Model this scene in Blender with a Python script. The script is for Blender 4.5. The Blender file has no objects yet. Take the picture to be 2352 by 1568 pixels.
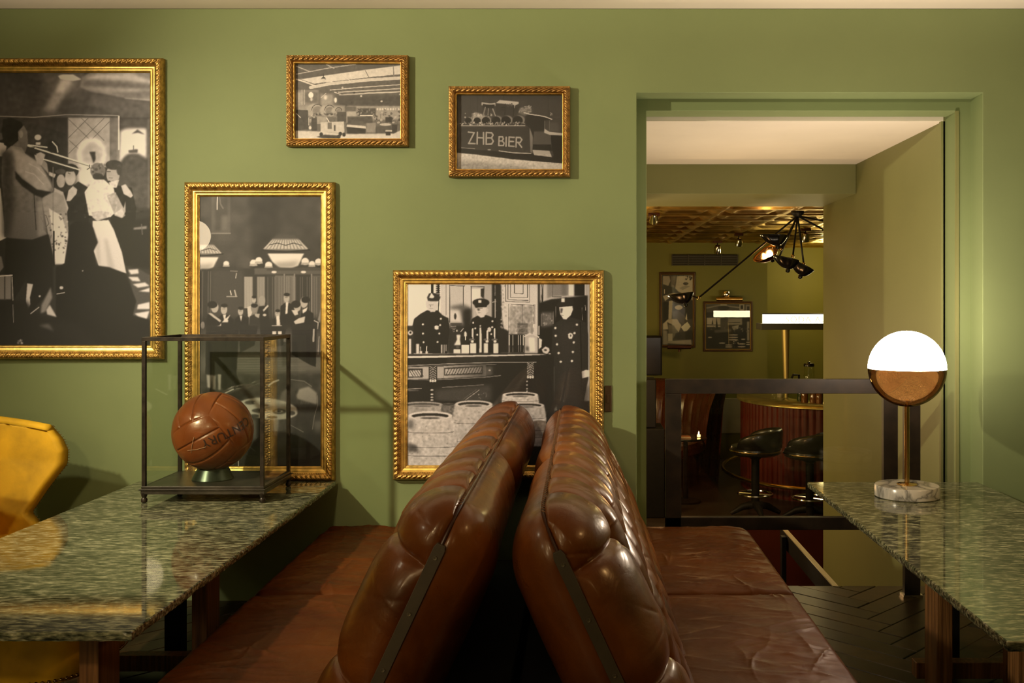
import bpy, bmesh, math, random
import numpy as np
from mathutils import Vector, Matrix, noise
random.seed(7)
PI = math.pi
C = bpy.context.scene.collection
F = 2300.0          # focal length in pixels of the 2352 wide frame
E = 1.53            # eye height
WY = 5.11           # distance of the green wall
VX, VY = 1333.0, 690.0
def at(px, py, d):
    return Vector(((px-VX)*d/F, d, E-(py-VY)*d/F))
def xs(px, d): return (px-VX)*d/F
def zs(py, d): return E-(py-VY)*d/F

# ---------------------------------------------------------------- scene tools
def origin(o):
    v = Vector((0, 0, 0))
    while o is not None:
        v += o.location; o = o.parent
    return v
def tag(o, label=None, cat=None, group=None, kind=None):
    if label: o['label'] = label
    if cat: o['category'] = cat
    if group: o['group'] = group
    if kind: o['kind'] = kind
    return o
def thing(name, label, cat, loc, group=None):
    o = bpy.data.objects.new(name, None); C.objects.link(o)
    o.location = loc; o.empty_display_size = .05
    return tag(o, label, cat, group)
def link_mesh(name, me, mat, parent=None, smooth=True, loc=None):
    o = bpy.data.objects.new(name, me); C.objects.link(o)
    if mat: me.materials.append(mat)
    if smooth: me.shade_smooth()
    if parent is not None: o.parent = parent
    if loc is not None: o.location = loc
    return o
def copy_tree(o, parent=None):
    c = o.copy(); C.objects.link(c); c.parent = parent
    for ch in [x for x in bpy.data.objects if x.parent == o]:
        copy_tree(ch, c)
    return c

class MB:
    def __init__(s): s.v = []; s.f = []
    def add(s, vs, fs):
        n = len(s.v); s.v += [tuple(v) for v in vs]
        s.f += [tuple(i+n for i in f) for f in fs]; return s
    def box(s, x0, x1, y0, y1, z0, z1, M=None):
        vs = [Vector(p) for p in ((x0,y0,z0),(x1,y0,z0),(x1,y1,z0),(x0,y1,z0),(x0,y0,z1),(x1,y0,z1),(x1,y1,z1),(x0,y1,z1))]
        if M: vs = [M @ v for v in vs]
        return s.add(vs, [(0,3,2,1),(4,5,6,7),(0,1,5,4),(1,2,6,5),(2,3,7,6),(3,0,4,7)])
    def lathe(s, prof, c=(0,0,0), n=32, M=None):
        vs = []; fs = []
        for r, z in prof:
            for k in range(n):
                a = 2*PI*k/n
                v = Vector((r*math.cos(a), r*math.sin(a), z))
                if M: v = M @ v
                vs.append(v+Vector(c))
        m = len(prof)
        for i in range(m-1):
            for k in range(n):
                k2 = (k+1) % n
                fs.append((i*n+k, i*n+k2, (i+1)*n+k2, (i+1)*n+k))
        if prof[0][0] > 1e-5: fs.append(tuple(range(n-1, -1, -1)))
        if prof[-1][0] > 1e-5: fs.append(tuple((m-1)*n+k for k in range(n)))
        return s.add(vs, fs)
    def tube(s, pts, r, n=8, cap=True):
        pts = [Vector(p) for p in pts]; vs = []; fs = []
        rs = r if isinstance(r, (list, tuple)) else [r]*len(pts)
        up = None
        for i, p in enumerate(pts):
            t = (pts[min(i+1, len(pts)-1)]-pts[max(i-1, 0)]).normalized()
            if up is None:
                up = Vector((0,0,1)) if abs(t.z) < .9 else Vector((1,0,0))
            u = (up - t*up.dot(t)).normalized(); w = t.cross(u); up = u
            for k in range(n):
                a = 2*PI*k/n
                vs.append(p+(u*math.cos(a)+w*math.sin(a))*rs[i])
        for i in range(len(pts)-1):
            for k in range(n):
                k2 = (k+1) % n
                fs.append((i*n+k, i*n+k2, (i+1)*n+k2, (i+1)*n+k))
        if cap:
            fs.append(tuple(range(n-1, -1, -1))); fs.append(tuple((len(pts)-1)*n+k for k in range(n)))
        return s.add(vs, fs)
    def prism(s, poly, y0, y1):      # polygon in x,z extruded along y
        n = len(poly)
        vs = [(x, y0, z) for x, z in poly]+[(x, y1, z) for x, z in poly]
        fs = [tuple(range(n)), tuple(range(2*n-1, n-1, -1))]
        fs += [(i, n+i, n+(i+1) % n, (i+1) % n) for i in range(n)]
        return s.add(vs, fs)
    def build(s, name, mat, parent=None, bevel=0, smooth=False, seg=2, sub=0, loc=None):
        me = bpy.data.meshes.new(name)
        org = origin(parent) if parent is not None else (Vector(loc) if loc is not None else Vector((0,0,0)))
        me.from_pydata([tuple(Vector(v)-org) for v in s.v], [], s.f)
        bm = bmesh.new(); bm.from_mesh(me); bmesh.ops.recalc_face_normals(bm, faces=bm.faces); bm.to_mesh(me); bm.free()
        o = link_mesh(name, me, mat, parent, smooth or bevel > 0, loc)
        if bevel:
            b = o.modifiers.new('b', 'BEVEL'); b.width = bevel; b.segments = seg; b.limit_method = 'ANGLE'; b.angle_limit = .6
            b.harden_normals = True
        elif smooth:
            me.set_sharp_from_angle(angle=.7)
        if sub:
            b = o.modifiers.new('s', 'SUBSURF'); b.levels = b.render_levels = sub
        return o

def grid_mesh(name, P, mat, parent=None, closed_u=False, closed_v=False, extra=None, smooth=True):
    """P: array (nu, nv, 3) in world space -> one mesh; extra: dict of float attributes (nu, nv)."""
    nu, nv = P.shape[:2]
    org = origin(parent) if parent is not None else Vector((0,0,0))
    co = (P.reshape(-1, 3)-np.array(org)).astype(np.float32)
    iu = np.arange(nu if closed_u else nu-1); iv = np.arange(nv if closed_v else nv-1)
    I, J = np.meshgrid(iu, iv, indexing='ij'); I2 = (I+1) % nu; J2 = (J+1) % nv
    q = np.stack([I*nv+J, I2*nv+J, I2*nv+J2, I*nv+J2], -1).reshape(-1, 4).astype(np.int32)
    me = bpy.data.meshes.new(name)
    me.vertices.add(len(co)); me.vertices.foreach_set('co', co.ravel())
    me.loops.add(q.size); me.loops.foreach_set('vertex_index', q.ravel())
    me.polygons.add(len(q)); me.polygons.foreach_set('loop_start', np.arange(0, q.size, 4, dtype=np.int32))
    me.update(calc_edges=True); me.validate()
    if extra:
        for k, a in extra.items():
            if a.ndim == 3:
                c = me.color_attributes.new(k, 'FLOAT_COLOR', 'POINT')
                buf = np.ones((len(co), 4), np.float32); buf[:, :3] = a.reshape(-1, 3); c.data.foreach_set('color', buf.ravel())
            else:
                c = me.attributes.new(k, 'FLOAT', 'POINT'); c.data.foreach_set('value', a.astype(np.float32).ravel())
    return link_mesh(name, me, mat, parent, smooth)

# ---------------------------------------------------------------- materials
def srgb(r, g, b):
    f = lambda c: (c/255/12.92) if c/255 <= .04045 else ((c/255+.055)/1.055)**2.4
    return (f(r), f(g), f(b), 1)
MATS = {}
def mat(name, col=(.5,.5,.5), rough=.5, metal=0, coat=0, coat_r=.05, var=0, vscale=4, stretch=(1,1,1), bump=0, bscale=60, bstretch=(1,1,1),
        emis=0, ecol=None, spec=.5, col2=None, sheen=0, rvar=0, aniso_scale=None, det=6):
    if name in MATS: return MATS[name]
    m = bpy.data.materials.new(name); m.use_nodes = True
    nt = m.node_tree; nd = nt.nodes; b = nd['Principled BSDF']
    col = tuple(col)[:3]+(1,)
    b.inputs['Base Color'].default_value = col
    b.inputs['Roughness'].default_value = rough; b.inputs['Metallic'].default_value = metal
    b.inputs['Coat Weight'].default_value = coat; b.inputs['Coat Roughness'].default_value = coat_r
    b.inputs['Specular IOR Level'].default_value = spec
    if sheen:
        b.inputs['Sheen Weight'].default_value = sheen; b.inputs['Sheen Roughness'].default_value = .4
        b.inputs['Sheen Tint'].default_value = col
    if emis:
        b.inputs['Emission Color'].default_value = (tuple(ecol)[:3]+(1,)) if ecol else col
        b.inputs['Emission Strength'].default_value = emis
    tc = nd.new('ShaderNodeTexCoord')
    def nz(scale, st, detail=det):
        mp = nd.new('ShaderNodeMapping'); mp.inputs['Scale'].default_value = st
        nt.links.new(tc.outputs['Object'], mp.inputs['Vector'])
        n = nd.new('ShaderNodeTexNoise'); n.inputs['Scale'].default_value = scale; n.inputs['Detail'].default_value = detail
        nt.links.new(mp.outputs[0], n.inputs['Vector']); return n
    if var or col2:
        n = nz(vscale, stretch)
        r = nd.new('ShaderNodeValToRGB')
        c2 = tuple(col2)[:3]+(1,) if col2 else tuple(c*(1-var) for c in col[:3])+(1,)
        c1 = col if col2 else tuple(min(1, c*(1+var)) for c in col[:3])+(1,)
        r.color_ramp.elements[0].color = c2; r.color_ramp.elements[1].color = c1
        r.color_ramp.elements[0].position = .36; r.color_ramp.elements[1].position = .64
        nt.links.new(n.outputs['Fac'], r.inputs['Fac']); nt.links.new(r.outputs['Color'], b.inputs['Base Color'])
        if rvar:
            mr = nd.new('ShaderNodeMapRange'); mr.inputs['From Min'].default_value = .3; mr.inputs['From Max'].default_value = .7
            mr.inputs['To Min'].default_value = rough-rvar; mr.inputs['To Max'].default_value = rough+rvar
            nt.links.new(n.outputs['Fac'], mr.inputs['Value']); nt.links.new(mr.outputs[0], b.inputs['Roughness'])
    if bump:
        n = nz(bscale, bstretch, 4)
        bp = nd.new('ShaderNodeBump'); bp.inputs['Strength'].default_value = bump; bp.inputs['Distance'].default_value = .004
        nt.links.new(n.outputs['Fac'], bp.inputs['Height']); nt.links.new(bp.outputs[0], b.inputs['Normal'])
    MATS[name] = m
    return m
def glass_mat(name, tint=(1,1,1), refl=1.0, ior=1.5, rough=0.0, base_refl=0.0):
    if name in MATS: return MATS[name]
    m = bpy.data.materials.new(name); m.use_nodes = True; nt = m.node_tree; nd = nt.nodes
    nd.remove(nd['Principled BSDF']); out = nd['Material Output']
    tr = nd.new('ShaderNodeBsdfTransparent'); tr.inputs[0].default_value = tint+(1,)
    gl = nd.new('ShaderNodeBsdfGlossy'); gl.inputs['Roughness'].default_value = rough; gl.inputs[0].default_value = ((refl, refl, refl) if not isinstance(refl, tuple) else refl)+(1,)
    fr = nd.new('ShaderNodeLayerWeight'); fr.inputs['Blend'].default_value = .5
    pw = nd.new('ShaderNodeMath'); pw.operation = 'POWER'; pw.inputs[1].default_value = 5
    nt.links.new(fr.outputs['Facing'], pw.inputs[0]); f0 = ((ior-1)/(ior+1))**2
    mx = nd.new('ShaderNodeMixShader')
    mm = nd.new('ShaderNodeMath'); mm.operation = 'MULTIPLY_ADD'; mm.use_clamp = True; mm.inputs[1].default_value = 1-f0; mm.inputs[2].default_value = f0+base_refl
    nt.links.new(pw.outputs[0], mm.inputs[0]); nt.links.new(mm.outputs[0], mx.inputs[0])
    nt.links.new(tr.outputs[0], mx.inputs[1]); nt.links.new(gl.outputs[0], mx.inputs[2]); nt.links.new(mx.outputs[0], out.inputs[0])
    MATS[name] = m; return m

GREEN = (.215, .262, .112)
M_wall = mat('green_paint', GREEN, .62, var=.05, vscale=1.3, bump=.12, bscale=14, spec=.3)
M_wall_in = mat('green_paint_amber_lit', (.225, .225, .085), .55, var=.04, vscale=1.5, bump=.1, bscale=14, spec=.35)  # same paint as the main wall, colour warmed to stand for amber light
M_ceil = mat('cream_ceiling_paint', (.86, .76, .63), .7, var=.03, vscale=2, bump=.05, bscale=30)
M_far = mat('olive_paint', (.23, .205, .022), .6, var=.06, vscale=1.2, bump=.08, bscale=14)
M_cream = mat('cream_panel_paint', (.62, .52, .30), .6, var=.05, vscale=3)
M_black = mat('black_steel', (.006, .005, .004), .5, var=.2, vscale=20, spec=.25)
M_bronze = mat('dark_bronze_steel', (.016, .010, .005), .5, var=.3, vscale=15, spec=.28)
M_blackgloss = mat('black_lacquer', (.008, .007, .007), .18, coat=.4)
M_brass = mat('polished_brass', (.62, .38, .12), .2, metal=1, var=.08, vscale=20)
M_copper = mat('copper_tinted_brass', (.50, .27, .12), .12, metal=1)
M_chrome = mat('chrome', (.7, .66, .6), .12, metal=1)
M_wood = mat('oiled_oak', (.24, .11, .034), .45, col2=(.10, .042, .012), vscale=9, stretch=(9, 9, .35), bump=.35, bscale=30, bstretch=(8, 8, .4))
M_floor = mat('dark_parquet', (.030, .017, .006), .42, var=.5, vscale=3, bump=.25, bscale=25, coat=0.15, coat_r=.3)
M_velvet = mat('mustard_velvet', (.66, .38, .010), .75, var=.28, vscale=5, sheen=.6, bump=.15, bscale=70)
M_nail = mat('brass_nailhead', (.30, .18, .07), .3, metal=1)
M_print_edge = mat('print_backing', (.05,.04,.03), .8)
M_glass = glass_mat('clear_glass', (.97, .985, .96), ior=1.45)
M_farglass = glass_mat('far_picture_glass', (1, 1, 1), ior=1.55)
M_picglass = glass_mat('picture_glass', (1, 1, 1), ior=1.32)
M_gold = mat('gilded_wood', (.80, .52, .14), .36, metal=.9, var=.22, vscale=30, bump=.1, bscale=90)
M_gold_dark = mat('antique_gilded_wood', (.52, .31, .085), .38, metal=.85, var=.35, vscale=40, bump=.1, bscale=90)
M_dark_leather = mat('black_leather', (.010, .009, .007), .3, coat=.3, bump=.1, bscale=60)
M_redwood = mat('red_stained_wood', (.115, .012, .005), .4, var=.25, vscale=6, stretch=(6, 6, .5), coat=.2)
M_marble = None

def leather(name, c1, c2, rough=.33, coat=.35):
    m = bpy.data.materials.new(name); m.use_nodes = True; nt = m.node_tree; nd = nt.nodes; b = nd['Principled BSDF']
    tc = nd.new('ShaderNodeTexCoord')
    def N(scale, det=5, dist=0):
        n = nd.new('ShaderNodeTexNoise'); n.inputs['Scale'].default_value = scale; n.inputs['Detail'].default_value = det
        n.inputs['Distortion'].default_value = dist
        nt.links.new(tc.outputs['Object'], n.inputs['Vector']); return n
    n1 = N(2.6, 8, .6); r = nd.new('ShaderNodeValToRGB')
    r.color_ramp.elements[0].color = tuple(c2)+(1,); r.color_ramp.elements[1].color = tuple(c1)+(1,)
    r.color_ramp.elements[0].position = .32; r.color_ramp.elements[1].position = .66
    nt.links.new(n1.outputs['Fac'], r.inputs['Fac']); nt.links.new(r.outputs[0], b.inputs['Base Color'])
    b.inputs['Roughness'].default_value = rough; b.inputs['Coat Weight'].default_value = coat; b.inputs['Coat Roughness'].default_value = .18
    b.inputs['Coat Tint'].default_value = (1, .88, .70, 1)
    b.inputs['Specular Tint'].default_value = (1, .88, .70, 1)
    n2 = N(10, 7, 1.2); mr = nd.new('ShaderNodeMapRange'); mr.inputs['From Min'].default_value = .3; mr.inputs['From Max'].default_value = .7
    mr.inputs['To Min'].default_value = rough-.08; mr.inputs['To Max'].default_value = rough+.12
    nt.links.new(n2.outputs['Fac'], mr.inputs['Value']); nt.links.new(mr.outputs[0], b.inputs['Roughness'])
    n3 = N(7, 6, 2.0); n4 = N(160, 3); ad = nd.new('ShaderNodeMath'); ad.operation = 'MULTIPLY_ADD'; ad.inputs[1].default_value = .08
    nt.links.new(n4.outputs['Fac'], ad.inputs[0]); nt.links.new(n3.outputs['Fac'], ad.inputs[2])
    bp = nd.new('ShaderNodeBump'); bp.inputs['Strength'].default_value = .35; bp.inputs['Distance'].default_value = .008
    nt.links.new(ad.outputs[0], bp.inputs['Height']); nt.links.new(bp.outputs[0], b.inputs['Normal'])
    MATS[name] = m; return m
M_back = leather('aged_brown_leather', (.215, .062, .008), (.060, .014, .003), .34, .34)
M_seat = leather('russet_brown_leather', (.120, .032, .004), (.050, .009, .002), .46, .0)
M_seat.node_tree.nodes['Principled BSDF'].inputs['Specular IOR Level'].default_value = .34
M_seat.node_tree.nodes['Principled BSDF'].inputs['Specular Tint'].default_value = (1, .62, .30, 1)

def granite():
    m = bpy.data.materials.new('green_grey_granite'); m.use_nodes = True; nt = m.node_tree; nd = nt.nodes; b = nd['Principled BSDF']
    tc = nd.new('ShaderNodeTexCoord')
    def N(scale, st, det=6, dist=0):
        mp = nd.new('ShaderNodeMapping'); mp.inputs['Scale'].default_value = st
        nt.links.new(tc.outputs['Object'], mp.inputs['Vector'])
        n = nd.new('ShaderNodeTexNoise'); n.inputs['Scale'].default_value = scale; n.inputs['Detail'].default_value = det
        n.inputs['Distortion'].default_value = dist
        nt.links.new(mp.outputs[0], n.inputs['Vector']); return n
    a = N(78, (.34, 1.15, 1.15), 10, .1); r = nd.new('ShaderNodeValToRGB'); cr = r.color_ramp
    cr.elements[0].position = .34; cr.elements[0].color = (.014, .017, .009, 1)
    cr.elements[1].position = .70; cr.elements[1].color = (.42, .41, .27, 1)
    e = cr.elements.new(.47); e.color = (.095, .100, .060, 1)
    e = cr.elements.new(.56); e.color = (.19, .19, .115, 1)
    nt.links.new(a.outputs['Fac'], r.inputs['Fac'])
    w = N(3.0, (.5, 1.6, 1), 4, 1); mx = nd.new('ShaderNodeMixRGB'); mx.blend_type = 'MULTIPLY'; mx.inputs[0].default_value = .5
    r2 = nd.new('ShaderNodeValToRGB'); r2.color_ramp.elements[0].color = (.45, .45, .4, 1); r2.color_ramp.elements[1].color = (1.3, 1.3, 1.2, 1)
    r2.color_ramp.elements[0].position = .35; r2.color_ramp.elements[1].position = .65
    nt.links.new(w.outputs['Fac'], r2.inputs['Fac']); nt.links.new(r.outputs[0], mx.inputs[1]); nt.links.new(r2.outputs[0], mx.inputs[2])
    nt.links.new(mx.outputs[0], b.inputs['Base Color'])
    b.inputs['Roughness'].default_value = .05; b.inputs['IOR'].default_value = 1.45; b.inputs['Specular IOR Level'].default_value = .45
    return m
M_granite = granite()

def marble():
    m = bpy.data.materials.new('white_veined_marble'); m.use_nodes = True; nt = m.node_tree; nd = nt.nodes; b = nd['Principled BSDF']
    tc = nd.new('ShaderNodeTexCoord'); n = nd.new('ShaderNodeTexNoise'); n.inputs['Scale'].default_value = 4.5; n.inputs['Detail'].default_value = 7
    n.inputs['Distortion'].default_value = 1.0
    nt.links.new(tc.outputs['Object'], n.inputs['Vector']); r = nd.new('ShaderNodeValToRGB'); cr = r.color_ramp
    cr.elements[0].position = .44; cr.elements[0].color = (.62, .58, .52, 1); cr.elements[1].position = .56; cr.elements[1].color = (.62, .58, .52, 1)
    e = cr.elements.new(.495); e.color = (.20, .19, .17, 1); e = cr.elements.new(.515); e.color = (.45, .43, .4, 1)
    nt.links.new(n.outputs['Fac'], r.inputs['Fac']); nt.links.new(r.outputs[0], b.inputs['Base Color']); b.inputs['Roughness'].default_value = .22
    return m
M_marble = marble()

def print_mat():
    m = bpy.data.materials.new('silver_print'); m.use_nodes = True; nt = m.node_tree; nd = nt.nodes; b = nd['Principled BSDF']
    a = nd.new('ShaderNodeAttribute'); a.attribute_name = 'ink'
    nt.links.new(a.outputs['Color'], b.inputs['Base Color']); b.inputs['Roughness'].default_value = .6
    return m
M_print = print_mat()
# ---------------------------------------------------------------- photographic prints, drawn as ink on paper
class Art:
    def __init__(s, x0, x1, y0, y1, sc, ox, oy, ss=2.0, bg=.2):
        s.x0, s.y0, s.sc, s.ox, s.oy, s.ss = x0, y0, sc, ox, oy, ss
        s.W = int((x1-x0)*ss); s.H = int((y1-y0)*ss)
        s.a = np.full((s.H, s.W), bg, np.float32); s.rng = np.random.RandomState(int(x0+y0) % 999)
    def t(s, pts):
        p = np.array(pts, float).reshape(-1, 2)
        return np.stack([(s.ox+p[:, 0]/s.sc-s.x0)*s.ss, (s.oy+p[:, 1]/s.sc-s.y0)*s.ss], -1)
    def win(s, p, pad):
        a0 = max(0, int(p[:, 0].min()-pad)); a1 = min(s.W, int(p[:, 0].max()+pad)+2)
        b0 = max(0, int(p[:, 1].min()-pad)); b1 = min(s.H, int(p[:, 1].max()+pad)+2)
        return a0, a1, b0, b1
    def blur(s, m, k):
        k = int(round(k))
        if k < 1: return m
        for ax in (0, 1, 0, 1):
            pad = [(k, k) if i == ax else (0, 0) for i in range(2)]
            c = np.cumsum(np.pad(np.pad(m, pad, 'edge'), [(1, 0) if i == ax else (0, 0) for i in range(2)]), axis=ax, dtype=np.float64)
            n = 2*k+1
            if ax == 0: m = (c[n:]-c[:-n])/n
            else: m = (c[:, n:]-c[:, :-n])/n
        return m
    def put(s, m, w, g):
        a0, a1, b0, b1 = w
        s.a[b0:b1, a0:a1] = s.a[b0:b1, a0:a1]*(1-m)+g*m
    def P(s, g, pts, b=.5, al=1.0, g2=None, ax=1):
        if s.sc > 8: b = b*.5
        p = s.t(pts); w = s.win(p, 3*b*s.ss+2); a0, a1, b0, b1 = w
        if a1 <= a0 or b1 <= b0: return s
        Y, X = np.mgrid[b0:b1, a0:a1]; X = X+.5; Y = Y+.5; m = np.zeros(X.shape, bool)
        n = len(p)
        for i in range(n):
            xa, ya = p[i]; xb, yb = p[(i+1) % n]
            if ya == yb: continue
            c = ((ya > Y) != (yb > Y)) & (X < (xb-xa)*(Y-ya)/(yb-ya)+xa); m ^= c
        m = s.blur(m.astype(np.float32), b*s.ss)*al
        if g2 is not None:
            lo, hi = p[:, ax].min(), p[:, ax].max(); T = ((X, Y)[ax]-lo)/(hi-lo+1e-6); g = g+(g2-g)*np.clip(T, 0, 1)
        s.put(m, w, g); return s
    def R(s, g, x0, y0, x1, y1, **k): return s.P(g, (x0, y0, x1, y0, x1, y1, x0, y1), **k)
    def El(s, g, cx, cy, rx, ry, rot=0, **k):
        a = np.linspace(0, 2*PI, 28, endpoint=False); c, q = math.cos(rot), math.sin(rot)
        x = rx*np.cos(a); y = ry*np.sin(a)
        return s.P(g, np.stack([cx+x*c-y*q, cy+x*q+y*c], -1), **k)
    def Ln(s, g, pts, w, b=.4, al=1.0):
        p = s.t(pts); r = w/s.sc*s.ss/2; win = s.win(p, r+3*b*s.ss+2); a0, a1, b0, b1 = win
        if a1 <= a0 or b1 <= b0: return s
        Y, X = np.mgrid[b0:b1, a0:a1]; X = X+.5; Y = Y+.5; D = np.full(X.shape, 1e9)
        for i in range(len(p)-1):
            d = p[i+1]-p[i]; L2 = (d**2).sum()+1e-9
            t = np.clip(((X-p[i, 0])*d[0]+(Y-p[i, 1])*d[1])/L2, 0, 1)
            D = np.minimum(D, np.hypot(X-p[i, 0]-t*d[0], Y-p[i, 1]-t*d[1]))
        m = np.clip((r-D)/(b*s.ss)+.5, 0, 1)*al
        s.put(m, win, g); return s
    def speck(s, x0, y0, x1, y1, n, g0, g1, r=5, al=.8):
        for _ in range(n):
            q = s.rng.rand(5)
            s.El(g0+(g1-g0)*q[0], x0+(x1-x0)*q[1], y0+(y1-y0)*q[2], r*(.5+q[3]), r*(.4+q[4]*.8), rot=q[0]*3, al=al, b=.4)
        return s
    def mottle(s, x0, y0, x1, y1, amp, size):
        p = s.t((x0, y0, x1, y1)); a0, a1, b0, b1 = s.win(p, 0)
        m = s.rng.randn(b1-b0, a1-a0).astype(np.float32); m = s.blur(m, size*s.ss); m /= (m.std()+1e-6)
        s.a[b0:b1, a0:a1] += m*amp; return s
    def colours(s, tint=(1, .93, .84), gain=1.0):
        g = np.clip(s.a*1.08-.02+s.rng.randn(*s.a.shape)*.015, 0, 1)
        lin = np.where(g <= .04045, g/12.92, ((g+.055)/1.055)**2.4)
        return np.minimum(lin[..., None]*np.array(tint)*gain+np.array((.004, .0035, .003)), .95).astype(np.float32)

def art_dance():      # band and dancers; coordinates are 4.9 units per pixel
    A = Art(-150, 350, 166, 794, 4.9, 0, 160, 1.6, .16)
    R, P, L, O = A.R, A.P, A.Ln, A.El
    R(.30, -800, 0, 1800, 560, b=3); P(.22, (-800,0, 480,0, 480,230, 400,500, -800,520), b=8)
    P(.34, (0,230, 300,250, 400,480, 0,470), b=10, al=.5)
    P(.40, (480,40, 960,40, 900,330, 560,290), b=8); P(.55, (930,90, 1040,30, 1764,30, 1764,360, 1400,320, 1050,260, 910,200), b=2)
    P(.78, (960,110, 1080,60, 1500,50, 1764,150, 1764,170, 1400,120), b=3); P(.42, (950,130, 1400,150, 1764,190, 1764,215, 1300,200, 950,190), b=4)
    P(.66, (930,205, 1300,215, 1764,240, 1764,270, 1200,255), b=3); P(.46, (1250,270, 1764,240, 1764,330, 1400,310), b=4); P(.75, (1400,320, 1764,345, 1764,362, 1420,334), b=1)
    P(.26, (700,340, 1050,380, 1350,500, 700,500), b=6); P(.36, (1050,265, 1400,330, 1764,370, 1764,520, 1350,510, 1000,400), b=4)
    P(.62, (690,110, 860,130, 620,470, 500,470), b=5); P(.85, (700,110, 830,120, 720,260, 640,260), b=4, al=.9); P(.45, (500,470, 620,470, 520,700, 380,700), b=7, al=.5)
    P(.97, (660,75, 720,60, 830,60, 925,115, 830,130, 690,110), b=1)
    R(.17, -800, 545, 1764, 1560, b=1); R(.24, 0, 545, 520, 900, b=8); L(.6, (0,528, 400,540, 760,510, 1340,520), 9)
    R(.66, 775, 545, 1250, 1100, b=1); R(.44, 1245, 545, 1340, 1560, b=1); L(.86, (1345,530, 1345,900), 16)
    for q in ((780,770, 1000,550), (780,950, 1180,550), (1000,830, 1240,590), (780,560, 1060,830), (920,545, 1180,800), (790,800, 900,900)): L(.42, q, 8)
    O(.93, 1040, 960, 165, 190, b=3); O(.72, 1045, 955, 120, 140, b=5); P(.12, (1015,930, 1080,925, 1085,1010, 1060,1060, 1040,990), b=1)
    P(.90, (1360,690, 1440,650, 1660,660, 1660,1010, 1560,950, 1440,960, 1340,1080), b=4); P(.30, (1365,560, 1764,560, 1764,640, 1540,640, 1365,670), b=5)
    P(.30, (1490,725, 1555,675, 1640,735, 1560,715), b=1); P(.30, (1450,910, 1520,900, 1560,900, 1555,940, 1460,940), b=1); L(.4, (1510,905, 1510,860), 10)
    P(.28, (1330,1130, 1400,1000, 1500,950, 1600,980, 1660,1060, 1690,1560, 1330,1560), b=4); R(.36, 1668, 560, 1700, 1560, b=2)
    R(.93, 870, 1080, 1110, 1330, b=8)
    # people behind
    O(.80, 25, 870, 60, 110); P(.12, (-60,790, 60,780, 95,800, 90,850, 60,830, 0,820), b=.6); O(.35, 10, 755, 55, 40)
    P(.90, (-60,1300, 20,1340, 60,1700, 85,1890, 0,1930, -60,1930))
    # couple left
    O(.14, 800, 1140, 95, 80); O(.72, 800, 1215, 62, 90); O(.12, 800, 1110, 80, 42); P(.10, (890,1260, 1005,1330, 1010,1700, 700,1700, 720,1400, 800,1340))
    P(.75, (755,1480, 780,1360, 830,1310, 880,1350, 870,1400, 800,1480)); L(.3, (775,1165, 800,1175), 8)
    O(.15, 670, 1190, 75, 75); O(.70, 695, 1255, 48, 75); P(.78, (560,1150, 640,1180, 620,1220, 560,1190)); O(.3, 690, 1150, 60, 30)
    P(.70, (620,1330, 720,1380, 780,1560, 740,1660, 690,1640, 600,1560)); P(.62, (470,1400, 640,1380, 720,1420, 760,1560, 790,1930, 740,2010, 720,2190, 630,2190, 560,1900))
    P(.85, (560,1560, 700,1640, 785,1880, 735,2180, 635,2180, 600,1850)); A.speck(560, 1600, 760, 2100, 40, .15, .45, 11)
    # couple right
    O(.66, 1280, 1180, 75, 105); O(.20, 1290, 1075, 95, 55); O(.25, 1350, 1130, 30, 60); P(.08, (1185,1290, 1240,1250, 1300,1300, 1490,1330, 1540,1560, 1500,2200, 1340,2200, 1240,1600))
    P(.80, (1230,1270, 1350,1240, 1320,1330, 1260,1330)); L(.2, (1215,1150, 1250,1150), 9); L(.3, (1235,1220, 1275,1222), 7)
    O(.45, 1110, 1140, 85, 90); A.speck(1030, 1070, 1190, 1210, 26, .2, .8, 14); O(.22, 1110, 1205, 60, 40)
    P(.88, (1060,1240, 1180,1240, 1290,1340, 1310,1450, 1350,1560, 1250,1660, 1010,1640, 960,1380)); P(.66, (1210,1420, 1310,1380, 1400,1560, 1420,1480, 1420,1600, 1380,1670, 1300,1640))
    P(.76, (1370,1310, 1420,1290, 1480,1370, 1505,1420, 1480,1445, 1400,1400)); P(.85, (1380,1560, 1420,1640, 1390,1665, 1290,1620), al=.6)
    P(.74, (1040,1600, 1140,1590, 1240,1600, 1230,1660, 1100,1700, 1050,1660)); A.mottle(960, 1250, 1320, 1660, .04, 2)
    P(.86, (1050,1700, 1230,1690, 1290,1800, 1380,2050, 1430,2290, 1240,2240, 1120,2210, 1050,2000), g2=.78); P(.62, (1180,1900, 1215,1900, 1300,2240, 1230,2240), b=3, al=.5); P(.62, (1090,1900, 1120,1900, 1140,2210, 1100,2160), b=3, al=.5)
    # trombonist
    P(.10, (50,560, 150,545, 260,600, 290,700, 215,830, 120,880, 60,850, 30,700)); P(.52, (215,700, 280,630, 320,700, 330,830, 300,930, 240,930, 150,860, 220,800), g2=.40)
    O(.62, 250, 730, 24, 42); P(.55, (140,860, 260,880, 300,950, 460,1060, 560,1250, 610,1350, 590,1395, 490,1440, 500,1800, 545,1850, 380,1910, 200,1910, 60,1880, 60,1500, 30,1250, 40,950), g2=.36)
    P(.72, (150,870, 290,950, 430,1030, 500,1120, 600,1300, 560,1380, 430,1360, 300,1240, 200,1150, 180,1000), b=3, al=.8); P(.10, (180,1140, 260,1230, 430,1350, 590,1380, 500,1430, 490,1445, 400,1410, 260,1310, 190,1230), b=1)
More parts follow.
